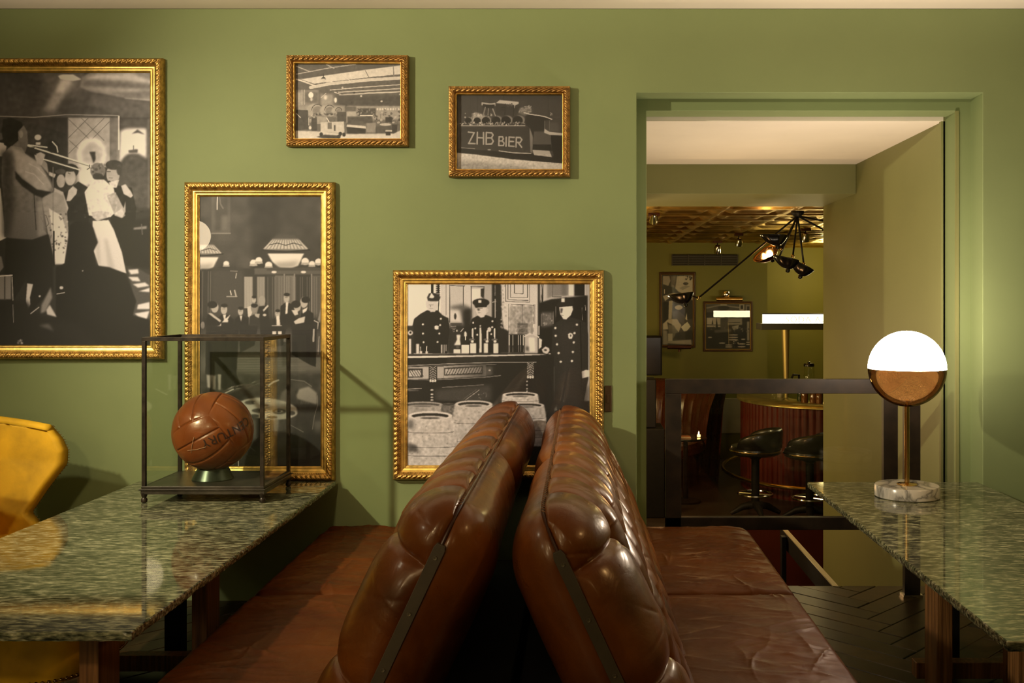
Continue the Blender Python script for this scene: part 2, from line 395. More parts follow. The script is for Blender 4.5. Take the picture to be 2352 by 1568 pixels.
    P(.18, (20,900, 150,930, 160,1200, 180,1500, 120,1880, 40,1880, 30,1400), b=6, al=.8); L(.16, (395,1400, 420,1800), 10); L(.2, (470,1650, 520,1780, 560,1730, 530,1640, 480,1620), 6); P(.6, (430,1480, 500,1460, 540,1840, 440,1880), b=3, al=.7)
    L(.82, (300,1150, 400,1180, 500,1290), 12, b=1, al=.6); L(.82, (340,1060, 440,1110, 520,1200), 12, b=1, al=.5)
    P(.09, (80,1890, 380,1915, 560,1850, 600,2050, 610,2500, 560,2500, 380,2700, 330,2710, 300,2640, 310,2350, 100,2700, 60,2400), b=1); P(.78, (305,2600, 320,2400, 385,2410, 350,2560, 355,2640, 330,2700))
    P(.6, (490,1000, 540,1060, 560,1180, 430,1030)); P(.72, (400,960, 470,930, 520,960, 480,1080, 430,1060)); O(.85, 440, 765, 38, 32); R(.85, 415, 820, 470, 850)
    L(.92, (330,860, 1020,1078), 16); L(.15, (420,905, 1010,1088), 6); L(.90, (500,1010, 900,1128), 14); L(.2, (330,880, 400,880, 330,930, 420,960), 10); L(.9, (330,850, 560,880, 600,930), 14)
    O(.10, 610, 870, 62, 72, rot=.5); L(.9, (600,815, 650,870, 660,930), 12); L(.15, (1015,1075, 1020,1105, 990,1125), 10)
    # microphone stand, foreground heads, floor
    L(.5, (607,1100, 607,1820), 7); L(.08, (615,1820, 615,2200), 20)
    P(.26, (1440,2230, 1560,2230, 1764,2350, 1764,2800, 1500,2780, 1500,2500), b=1)
    for q in ((1450,2250,1560,2240,1570,2290,1480,2300), (1450,2330,1560,2330,1590,2380,1500,2375), (1500,2410,1640,2390,1690,2430,1560,2450), (1570,2490,1690,2450,1690,2500), (1560,2640,1690,2610,1690,2690,1550,2690), (1520,2740,1690,2710,1660,2800,1560,2770)):
        P(.80, q, b=1)
    P(.08, (1500,1700, 1764,1650, 1764,2250, 1560,2220, 1480,2220), b=3); P(.5, (1510,1775, 1660,1755, 1660,1790, 1510,1800), b=1); L(.4, (1600,1740, 1610,1850), 14, al=.7)
    P(.055, (790,1760, 860,1700, 1000,1700, 1060,1780, 1110,1940, 1060,2040, 1090,2200, 1240,2220, 1420,2290, 1480,2450, 1540,2600, 1500,2760, 1700,2820, 1764,3200, -800,3200, -800,2900, 300,2900, 640,2780, 640,2220, 740,2180), b=1)
    P(.10, (-800,2600, 300,2600, 480,2760, 640,2790, 900,2850, 1200,3200, -800,3200), b=6); P(.5, (480,2640, 580,2440, 600,2560, 520,2720, 470,2740), b=2); P(.74, (530,2700, 570,2640, 650,2780, 540,2750), b=1); L(.6, (360,2740, 450,2670), 12)
    P(.42, (450,2870, 560,2850, 620,2940, 500,2900), b=3, al=.7); P(.10, (300,2980, 440,2900, 560,2930, 640,3090, 260,3090), b=3)
    R(.5, 0, 2310, 140, 2580, b=1); R(.2, 60, 2320, 75, 2580); L(.8, (0,2320, 150,2310), 12); L(.7, (150,2330, 160,2590), 8); P(.45, (-60,2080, 30,2100, 55,2220, 0,2290, -60,2290)); L(.7, (160,2640, 165,2840), 6, al=.7)
    for q in ((700,2450,22,18), (765,1710,12,9), (940,2260,8,8), (460,2545,12,12)): O(.75, *q)
    L(.7, (650,2520, 735,2505), 8); A.speck(150, 3040, 280, 3088, 8, .5, .8, 12); A.mottle(-700, 40, 1764, 1600, .018, 3)
    return A

def art_ballroom():    # tall print with chandeliers
    A = Art(461, 740, 448, 1074, 4.9, 455, 440, 1.7, .20)
    R, P, L, O = A.R, A.P, A.Ln, A.El
    R(.23, 0, 0, 1421, 900, b=1); P(.29, (40,40, 590,40, 640,860, 40,860), b=6); P(.19, (600,40, 900,40, 900,860, 640,860), b=8); P(.25, (930,200, 1400,100, 1400,500, 1000,560), b=14)
    R(.36, 160, 50, 370, 480, b=1); R(.30, 200, 60, 340, 440, b=2); R(.42, 270, 270, 345, 440, b=3); L(.52, (160,470, 370,470), 12); L(.80, (225,50, 222,200), 12); L(.5, (250,60, 260,140, 290,190), 16, al=.7)
    A.mottle(40, 40, 1400, 860, .02, 8)
    def chandelier(cx, cy, s):
        P(.30, (cx-90*s,cy-160*s, cx+90*s,cy-160*s, cx+160*s,cy-90*s, cx-160*s,cy-90*s), b=3)
        P(.52, (cx-250*s,cy+20*s, cx-150*s,cy-110*s, cx+140*s,cy-110*s, cx+260*s,cy+20*s), b=1)
        for k in range(-6, 7): P(.86, (cx+k*40*s-14*s,cy+5*s, cx+k*24*s-5*s,cy-100*s, cx+k*24*s+7*s,cy-100*s, cx+k*40*s+14*s,cy+5*s), b=.7, al=.8)
        L(.14, (cx-270*s,cy+15*s, cx,cy+40*s, cx+270*s,cy+15*s), 16*s); L(.25, (cx-180*s,cy-40*s, cx-90*s,cy-60*s, cx,cy-35*s, cx+90*s,cy-60*s, cx+180*s,cy-35*s), 10*s)
        P(.93, (cx-205*s,cy+55*s, cx+210*s,cy+55*s, cx+140*s,cy+190*s, cx+60*s,cy+225*s, cx-60*s,cy+215*s, cx-150*s,cy+150*s), b=1)
        P(.55, (cx-130*s,cy+160*s, cx+160*s,cy+140*s, cx+90*s,cy+215*s, cx-80*s,cy+225*s), b=5, al=.7)
    chandelier(990, 640, 1); chandelier(60, 690, .85)
    for x, y, r in ((325,810,32), (630,800,38), (690,775,40), (800,825,40), (1210,785,42), (1285,812,34), (1360,790,40)):
        O(.93, x, y, r, r*.95); P(.7, (x-r,y+12, x+r,y+12, x+r*1.2,y+34, x-r*1.2,y+34))
    R(.20, 40, 870, 1400, 1570, b=2); R(.27, 160, 880, 520, 1560, b=4); R(.36, 640, 860, 1400, 930, b=1); R(.28, 780, 860, 1400, 890, b=1)
    for x0, x1, g in ((525,620,.66), (670,760,.58)):
        R(g, x0, 955, x1, 1310, b=.6)
        for k in range(5): L(g-.12, (x0+10+k*18,960, x0+8+k*18,1300), 5, al=.7)
    for x0, x1, g in ((780,870,.24), (870,965,.42), (985,1090,.46), (1110,1270,.20), (1285,1400,.36)): R(g, x0, 940, x1, 1500, b=.8)
    for x in range(790, 1400, 26): L(.55 if x % 3 else .2, (x,960, x,1420), 6, al=.55)
    for x in (975, 1090, 1280): L(.58, (x,930, x,1500), 16, al=.8)
    for x, w in ((860,60), (1190,60)): O(.92, x, 905, w*.5, 14)
    for x in (60, 125, 150): L(.45, (x,900, x-5,1500), 8, al=.7)
    L(.8, (440,920, 432,970), 10, al=.8); L(.6, (370,893, 450,895), 6); L(.75, (330,1180, 445,1180), 10, al=.8); L(.8, (370,1115, 380,1160), 12); L(.8, (420,1110, 435,1170), 16, al=.8)
    # dancers
    def man(cx, cy, s, d=.09):
        P(d, (cx-70*s,cy+110*s, cx-25*s,cy+70*s, cx+40*s,cy+70*s, cx+100*s,cy+120*s, cx+115*s,cy+420*s, cx-80*s,cy+420*s)); O(.72, cx, cy+15*s, 34*s, 50*s); O(.12, cx+4*s, cy-28*s, 36*s, 22*s)
        P(.88, (cx-12*s,cy+70*s, cx+22*s,cy+66*s, cx+8*s,cy+150*s)); L(.3, (cx-18*s,cy+8*s, cx+14*s,cy+8*s), 5*s)
    R(.12, 40, 1420, 1400, 1700, b=8)
    man(1000, 1185, .95); P(.9, (995,1240, 1020,1240, 1010,1370, 985,1375)); man(485, 1335, .85); man(635, 1205, .7, .5); man(300, 1310, 1.05)
    O(.7, 195, 1300, 42, 60); O(.10, 170, 1270, 55, 40); P(.09, (120,1370, 170,1380, 290,1480, 300,1900, 90,1900, 100,1450)); P(.76, (120,1365, 160,1365, 270,1450, 255,1470)); P(.86, (165,1530, 250,1500, 320,1420, 350,1450, 250,1540, 175,1570)); P(.85, (300,1440, 370,1380, 340,1440, 355,1510, 320,1490))
    O(.62, 725, 1225, 38, 55); P(.10, (690,1290, 790,1280, 830,1700, 690,1760, 660,1400)); P(.80, (735,1330, 790,1270, 800,1290, 745,1350)); O(.8, 755, 1385, 20, 15); P(.8, (560,1300, 640,1260, 640,1300, 590,1420, 570,1400)); O(.55, 635, 1310, 34, 50); O(.1, 640, 1280, 38, 25); P(.16, (590,1400, 650,1370, 700,1420, 720,1800, 560,1800)); P(.7, (640,1370, 700,1370, 690,1420, 650,1400))
    man(900, 1360, .75); P(.90, (885,1400, 920,1390, 930,1500, 950,1600, 840,1660, 850,1520, 890,1500)); R(.88, 835, 1500, 950, 1650, b=.8); R(.15, 890, 1560, 900, 1650)
    O(.74, 1195, 1245, 42, 62); O(.09, 1215, 1215, 48, 36); P(.08, (1160,1380, 1230,1320, 1300,1370, 1320,1900, 1130,1900)); P(.92, (1180,1330, 1235,1300, 1225,1340, 1185,1370)); O(.72, 1120, 1290, 40, 58); O(.09, 1105, 1265, 52, 42); P(.84, (1055,1330, 1120,1330, 1130,1380, 1090,1390)); P(.10, (1010,1400, 1070,1380, 1150,1450, 1140,1900, 1020,1900)); P(.82, (1080,1460, 1140,1420, 1210,1400, 1200,1470, 1100,1490))
    P(.55, (1350,1440, 1380,1320, 1400,1320, 1375,1480)); L(.75, (1310,1450, 1355,1470, 1350,1540), 10); O(.5, 60, 1500, 22, 40)
    # lower half, offset 1568: floor, legs, tables
    B = 1568
    R(.30, 40, B-20, 1400, B+260, b=10); P(.44, (40,B+260, 1400,B+240, 1400,B+500, 40,B+520), b=10)
    for k in range(16):
        y = B+265+k*14; L(.55 if k % 2 else .36, (80+(k*97) % 500,y, 760+(k*173) % 600,y-4), 6, al=.6, b=1)
    R(.24, 40, B+480, 1400, B+800, b=8); A.mottle(40, B+480, 1400, B+800, .02, 5)
    P(.12, (100,B-60, 300,B-60, 290,B+490, 90,B+480)); P(.11, (270,B-100, 470,B-100, 440,B+480, 510,B+690, 360,B+680, 270,B+640)); P(.12, (470,B-60, 680,B-60, 640,B+160, 480,B+240)); P(.12, (700,B-60, 1000,B-60, 960,B+160, 720,B+200)); P(.12, (1060,B-60, 1340,B-60, 1330,B+400, 1270,B+380, 1060,B+260))
    for q in ((105,B+490,165,B+495,150,B+640,115,B+630), (165,B+495,205,B+500,200,B+660,175,B+650), (230,B+480,268,B+485,262,B+660,235,B+655)): P(.66, q, b=1)
    O(.84, 155, B+98, 48, 9); R(.85, 840, B, 945, B+80, b=.8); R(.12, 885, B, 905, B+80); L(.84, (1305,B-20, 1300,B+110), 18, al=.8); L(.7, (1365,B+60, 1355,B+260), 8, al=.8)
    P(.12, (60,B+640, 300,B+700, 420,B+640, 560,B+720, 430,B+800, 60,B+760), b=3); L(.7, (280,B+710, 400,B+650), 14, b=1); L(.72, (800,B+610, 850,B+570, 910,B+548), 20, b=1.5)
    # round table with cloth, balloon-back chair
    P(.26, (450,B+810, 1130,B+900, 1080,B+1050, 1000,B+1330, 620,B+1340, 470,B+1000), b=4); O(.80, 790, B+870, 345, 118, rot=.10, b=1); P(.72, (460,B+800, 700,B+745, 1000,B+780, 1000,B+850, 600,B+860), b=4, al=.5)
    for q in ((590,B+800,60,22), (690,B+890,80,26), (920,B+900,78,30), (1060,B+920,40,24), (840,B+965,60,16), (640,B+950,50,20), (760,B+830,40,12)): O(.22, *q, al=.85, b=1)
    O(.7, 915, B+898, 46, 16); O(.2, 915, B+898, 24, 8); O(.78, 660, B+800, 30, 10); P(.7, (850,B+980, 920,B+980, 900,B+1180, 860,B+1160), b=2, al=.7); P(.5, (600,B+980, 660,B+1000, 660,B+1250, 610,B+1150), b=3, al=.6)
    P(.30, (1060,B+560, 1200,B+560, 1290,B+640, 1100,B+640), b=4); L(.6, (1040,B+540, 1200,B+560, 1280,B+620), 10, al=.6, b=1)
    P(.62, (1140,B+650, 1250,B+620, 1340,B+690, 1345,B+800, 1310,B+860, 1130,B+800, 1110,B+720), b=1.5, g2=.50); P(.19, (1120,B+760, 1330,B+820, 1350,B+850, 1300,B+1100, 1200,B+1120, 1140,B+1050, 1120,B+900), b=1.5)
    for k in range(6): L(.5, (1160+k*17,B+780, 1164+k*17,B+815), 4, al=.6)
    L(.65, (1345,B+720, 1350,B+830, 1310,B+960, 1290,B+1100), 7, al=.6); P(.42, (1300,B+1010, 1400,B+1000, 1380,B+1190, 1330,B+1200, 1310,B+1080), b=4, al=.7)
    R(.09, 1060, B+1140, 1400, B+1500, b=8); L(.55, (1040,B+1050, 1190,B+1130), 7, al=.7); L(.7, (580,B+1290, 650,B+1350), 8, al=.8); P(.10, (440,B+1350, 1060,B+1350, 1060,B+1560, 440,B+1560), b=10, al=.7); R(.11, 40, B+1350, 1400, B+1600, b=10, al=.6)
    L(.8, (460,B+1450, 462,B+1510), 9)
    return A

def art_officers():    # three uniformed men at a bar, casks in front
    A = Art(935, 1357, 648, 1070, 7.127, 930, 645, 1.6, .70)
    R, P, L, O = A.R, A.P, A.Ln, A.El
    X2 = 1496.7
    R(.86, 50, 30, 600, 760, b=1); R(.78, 600, 30, 1090, 700, b=1); P(.74, (750,90, 960,90, 960,450, 750,450), b=1); P(.80, (740,470, 905,470, 905,640, 740,640)); R(.70, 1090, 100, 1310, 600, b=1); R(.86, 1095, 130, 1245, 330, b=1)
    for q in ((735,70,740,680), (735,75,985,85), (965,80,965,440), (680,40,680,560), (1090,90,1090,600), (1085,95,1310,100), (1300,100,1300,300)): L(.12, (q[0],q[1],q[2],q[3]), 11)
    P(.14, (1245,130, 1310,120, 1290,290, 1245,250)); R(.66, 1310, 30, 1430, 600, b=1)
    P(.35, (750,420, 960,380, 1080,440, 1090,700, 960,700, 900,470, 760,460), b=4); P(.10, (960,480, 1090,450, 1100,1180, 700,1190, 720,780, 960,740), b=3); P(.16, (740,700, 960,700, 960,900, 830,1180, 720,1180), b=4)
    O(.18, 830, 580, 20, 50); R(.2, 750, 690, 940, 712)
    for k in range(4): L(.6, (760+k*12,745+k*28, 840-k*8,742+k*28), 12, al=.8)
    L(.08, (455,40, 455,190), 40); L(.06, (555,40, 555,190), 30)
    for k in range(6): O(.06, 548, 60+k*34, 34, 13)
    L(.10, (560,300, 552,510), 14)
    R(.08, 1440, 30, 1570, 1180, b=1); R(.12, 1430, 30, 1500, 620, b=1)
    for k in range(8): O(.85, 1480, 80+k*22, 8, 7)
    L(.8, (1480,300, 1480,600), 12); L(.7, (1440,350, 1500,335, 1540,400, 1530,470, 1495,490), 12)
    # right half background
    R(.80, 1580, 30, 2180, 880, b=1); P(.12, (1496,30, 1575,30, 1590,600, 1620,780, 1700,820, 1700,1180, 1496,1180), b=1); A.speck(1580, 50, 1660, 780, 40, .45, .95, 16, .6)
    for q in ((1650,40,1650,330), (1690,40,1690,300), (1730,40,1730,270,2010,275,2010,40), (1795,40,1795,205,1935,212,1935,40), (1650,335,2040,350), (1700,310,2020,320), (2040,40,2040,350), (1700,380,1700,860), (1740,385,2110,400), (2110,390,2110,700), (2130,390,2130,700), (1925,390,1925,600)): L(.18, q, 9)
    R(.62, 1710, 410, 2100, 860, b=2); A.mottle(1700, 400, 2110, 860, .05, 2); L(.4, (1925,400, 1925,700), 7, al=.7)
    R(.09, 2180, 30, 2215, 1200, b=1); P(.74, (2215,40, 2680,40, 2680,250, 2400,290, 2215,340)); L(.12, (2260,40, 2250,340), 20); L(.15, (2240,40, 2225,340), 10)
    P(.50, (2330,40, 2680,40, 2680,240, 2420,260, 2330,290), b=2); L(.3, (2420,60, 2415,260, 2560,262), 9); P(.42, (2560,50, 2640,50, 2640,240, 2560,240), b=2)
    R(.90, 2680, 40, 2770, 240); R(.08, 2770, 40, 2960, 250, b=1); R(.9, 2940, 40, 2965, 240, al=.8)
    P(.07, (2200,360, 2400,300, 2990,240, 2990,1600, 2200,1300), b=1); P(.36, (2230,510, 2430,510, 2430,730, 2230,760), b=3); A.speck(2250, 530, 2420, 720, 24, .25, .8, 16, .6); L(.5, (2235,540, 2235,740), 8); L(.6, (2430,500, 2425,700), 8); L(.5, (2470,420, 2465,700), 6); L(.6, (2900,440, 2905,640), 7); L(.7, (2950,400, 2955,480), 9)
    # bottles, glasses behind officers
    R(.08, 1050, 1180, 2300, 1200)
    for k in range(6): P(.22, (1840+k*2,700+k*30, 2020-k*4,700+k*30, 2010,716+k*30, 1850,716+k*30), b=1)
    A.speck(1830, 700, 2020, 850, 24, .2, .6, 12); R(.10, 1710, 870, 1960, 1180, b=1)
    for x in (1712, 1770, 1860, 1895, 1940): L(.85, (x,890, x,1050), 10); L(.7, (x+4,1060, x+2,1160), 7, al=.7)
    P(.72, (1990,920, 2150,920, 2160,1160, 1980,1140), b=1); P(.93, (2030,930, 2120,930, 2130,1155, 2040,1155), b=2); L(.8, (1960,910, 2020,880, 2100,870, 2190,920), 20); P(.35, (1985,1060, 2030,1080, 2030,1150, 1975,1130), b=2)
    L(.8, (2195,740, 2195,880), 14); P(.86, (2190,930, 2245,960, 2235,1080, 2190,1120)); L(.5, (2080,680, 2080,860), 30, al=.5)
    # officer 1
    P(.09, (60,1180, 60,900, 120,780, 160,620, 260,540, 370,480, 540,480, 620,560, 720,610, 740,800, 700,1190), b=.8); R(.16, 40, 735, 150, 1200, b=1)
    P(.78, (350,330, 540,330, 535,450, 500,505, 430,510, 385,470, 350,410)); P(.14, (385,330, 370,270, 400,210, 450,190, 520,210, 590,260, 580,300, 545,335)); P(.88, (400,280, 440,195, 490,260, 470,285)); L(.35, (400,395, 470,395), 9); L(.4, (425,400, 425,430), 9); L(.45, (410,455, 470,455), 8)
    for q in ((302,710), (303,860), (313,1003), (595,620), (583,724), (570,860), (540,1000)): O(.95, q[0], q[1], 16, 16)
    P(.85, (490,740, 520,725, 560,740, 555,790, 525,800, 492,785)); O(.8, 95, 850, 44, 40); O(.1, 100, 845, 18, 18)
    for q in ((70,950,110,1195), (190,1030,240,1190), (250,1145,290,1190), (345,1150,385,1190), (595,1040,620,1180), (640,1040,655,1180), (672,1040,688,1150)): R(.82, *q)
    L(.8, (265,1080, 268,1150), 10); L(.8, (365,1070, 362,1150), 14)
    # officer 2
    P(.08, (1040,1180, 1050,800, 1100,620, 1190,570, 1340,560, 1450,600, 1500,700, 1560,1180), b=.8)
    P(.80, (1160,420, 1345,420, 1340,520, 1300,590, 1250,605, 1190,560, 1160,480)); O(.08, 1250, 355, 138, 66); P(.06, (1140,400, 1350,400, 1340,430, 1160,440)); R(.88, 1208, 315, 1255, 360)
    P(.30, (1180,450, 1230,450, 1225,490, 1200,490), b=1); L(.25, (1240,450, 1275,450), 10); L(.35, (1200,520, 1240,522), 8); O(.75, 1350, 480, 18, 34)
    for q in ((1122,684), (1157,775), (1437,660), (1432,757), (1417,870), (1188,880)): O(.95, q[0], q[1], 15, 15)
    O(.8, 1385, 795, 32, 40)
    for x, y in ((1115,790), (1472,790), (1355,820)): L(.9, (x,y, x,y+120), 26); L(.8, (x-4,y+20, x+3,y+150), 14)
    P(.9, (1225,760, 1250,760, 1262,900, 1262,1170, 1222,1170, 1225,900)); O(.9, 1238, 735, 12, 16)
    for q in ((800,1115,915,1180), (930,1045,1055,1180), (1075,1020,1172,1180), (1295,1020,1362,1175), (1452,1020,1532,1178)): R(.92, *q)
    P(.92, (850,880, 915,880, 905,960, 920,1050, 810,1050, 860,960), b=1); O(.9, 858, 815, 12, 16); O(.3, 870, 1085, 30, 20); P(.92, (975,850, 990,820, 1015,850, 1015,910, 975,910)); L(.9, (997,900, 997,960), 10); L(.8, (920,830, 960,780), 10)
    for x in (1100, 1340, 1470): O(.7, x, 960, 50, 20, al=.5); O(.9, x+8, 990, 24, 22)
    # officer 3
    P(.15, (2420,760, 2480,680, 2560,620, 2700,590, 2840,630, 2960,680, 3000,900, 3000,1600, 2900,2100, 2440,2100, 2440,1400, 2400,1150), b=.8); P(.19, (2520,700, 2860,680, 2900,1300, 2880,2100, 2560,2100, 2540,1200), b=6, al=.6); L(.07, (2870,680, 2890,1400, 2880,1800), 18, b=1.5)
    P(.90, (2525,430, 2740,410, 2750,470, 2715,560, 2640,630, 2590,620, 2540,540)); P(.12, (2480,400, 2540,290, 2640,270, 2740,300, 2770,350, 2735,400, 2540,430)); R(.93, 2560, 285, 2615, 345); P(.2, (2545,450, 2585,450, 2570,530, 2550,530), b=1); L(.2, (2560,560, 2590,565), 8)
    for q in ((2815,715), (2462,770), (2467,897), (2775,855), (2762,1005), (2490,1037), (2748,1160), (2515,1180), (2550,1320), (2732,1308)): O(.96, q[0], q[1], 19, 18)
    P(.92, (2670,870, 2700,850, 2740,860, 2750,900, 2730,950, 2690,950, 2672,920)); O(.3, 2712, 895, 14, 20); P(.8, (2240,1120, 2300,1070, 2360,1100, 2370,1140, 2330,1200, 2260,1170)); O(.2, 2300, 1130, 24, 16); O(.92, 2370, 1195, 22, 14)
    P(.90, (2890,1480, 2960,1450, 3020,1460, 3020,1560, 2900,1590))
    # bar counter
    P(.10, (40,1200, 2260,1190, 2440,1200, 2440,2160, 40,2160), b=.8); P(.92, (50,1230, 2250,1195, 2320,1205, 1500,1232, 50,1264)); R(.09, 50, 1262, 700, 1350); P(.15, (700,1250, 1450,1240, 1450,1340, 700,1350), b=2)
    L(.75, (50,1385, 700,1355, 1500,1330, 2150,1325), 10, al=.8); L(.6, (50,1400, 1500,1362), 6, al=.7)
    P(.68, (50,1410, 400,1400, 400,1600, 50,1610)); P(.15, (60,1430, 300,1430, 300,1575, 60,1580)); P(.72, (70,1460, 270,1455, 270,1560, 70,1565)); 
    for k in range(5): L(.25, (80+k*42,1460, 140+k*42,1555), 12)
    P(.66, (530,1400, 640,1395, 640,1590, 530,1595)); P(.68, (640,1390, 1330,1360, 1330,1560, 640,1590), g2=.3, ax=0); P(.14, (650,1420, 1280,1390, 1280,1520, 650,1545)); P(.70, (665,1440, 1260,1405, 1260,1500, 665,1530), g2=.45, ax=0)
    for k in range(13): L(.2, (680+k*46,1530-k*2, 730+k*46,1430-k*2), 11)
    L(.55, (50,1605, 400,1618, 1300,1575, 1570,1545), 12, al=.8); P(.5, (1300,1400, 1440,1390, 1440,1540, 1300,1560), b=3, al=.5); O(.7, 1390, 1460, 20, 12)
    for sx, y0, y1 in ((465,1400,1660), (2055,1340,1600)):
        R(.08, sx-60, y0, sx+60, y1, b=1)
        for k in range(9):
            yy = y0+k*28; L(.88, (sx-50,yy, sx,yy+26, sx+50,yy), 8, al=.8)
        for dx in (-40, 0, 40): O(.92, sx+dx, y1-30, 15, 24)
    for y in (1780, 1850, 1900, 1945): O(.85, 450, y, 26, 12)
    for y in (1640, 1700, 1760, 1800): O(.8, 2000, y, 12, 12)
    L(.6, (60,1765, 280,1757), 12); L(.5, (60,1790, 230,1788), 8); L(.6, (615,1740, 1240,1700, 1290,1697), 12, al=.8); P(.24, (500,1780, 1420,1690, 1420,1960, 900,2000, 500,1960), b=5); L(.6, (1000,1940, 1220,1780), 10); L(.4, (960,1930, 1180,1770), 6); A.speck(1120, 1830, 1370, 1920, 10, .5, .8, 8)
    # casks
    def cask(cx, ty, rx, ry, by, grow, g=.70):
        P(g, (cx-rx,ty, cx+rx,ty, cx+rx+grow*.6,ty+(by-ty)*.3, cx+rx+grow,by, cx-rx-grow,by, cx-rx-grow*.6,ty+(by-ty)*.3), b=1)
        O(g+.08, cx, ty, rx, ry, b=.8); O(.12, cx, ty+ry*.05, rx*.84, ry*.62, b=.8); O(g+.02, cx, ty+ry*.42, rx*.72, ry*.42, b=.8); O(.2, cx, ty+ry*.5, rx*.45, ry*.18, b=1)
        for f in (.26, .55, .72):
            y = ty+ry*.6+(by-ty)*f; w = rx+grow*f; L(.35, [(cx+w*math.sin(q*PI/10), y+ry*.35*math.cos(q*PI/10)) for q in range(-5, 6)], 10, al=.8)
        A.mottle(cx-rx-grow, ty+ry, cx+rx+grow, by, .035, 2); A.speck(cx-rx, ty+ry*1.5, cx+rx, by, 50, .3, .6, 13, .35)
    R(.10, 50, 1960, 3020, 3010, b=1)
    P(.10, (1600,1960, 3020,1700, 3020,3010, 1600,3010), b=6, al=.6)
    cask(300, 2020, 330, 50, 2600, 60, .60); O(.5, 300, 2020, 330, 42, b=1, al=.4); cask(720, 2020, 110, 24, 2200, 10, .35); cask(1130, 2010, 305, 62, 3020, 90); cask(1890, 1860, 290, 50, 2100, 20, .74); cask(1990, 2030, 290, 50, 2700, 60, .66)
    cask(420, 2200, 360, 75, 3020, 110, .74); P(.25, (60,2280, 140,2260, 160,2420, 60,2420), b=4, al=.7); P(.2, (60,2640, 200,2680, 240,2800, 60,2790), b=3, al=.8)
    P(.17, (2560,1440, 2900,1440, 2880,3010, 2500,3010), b=6, al=.8)
    return A

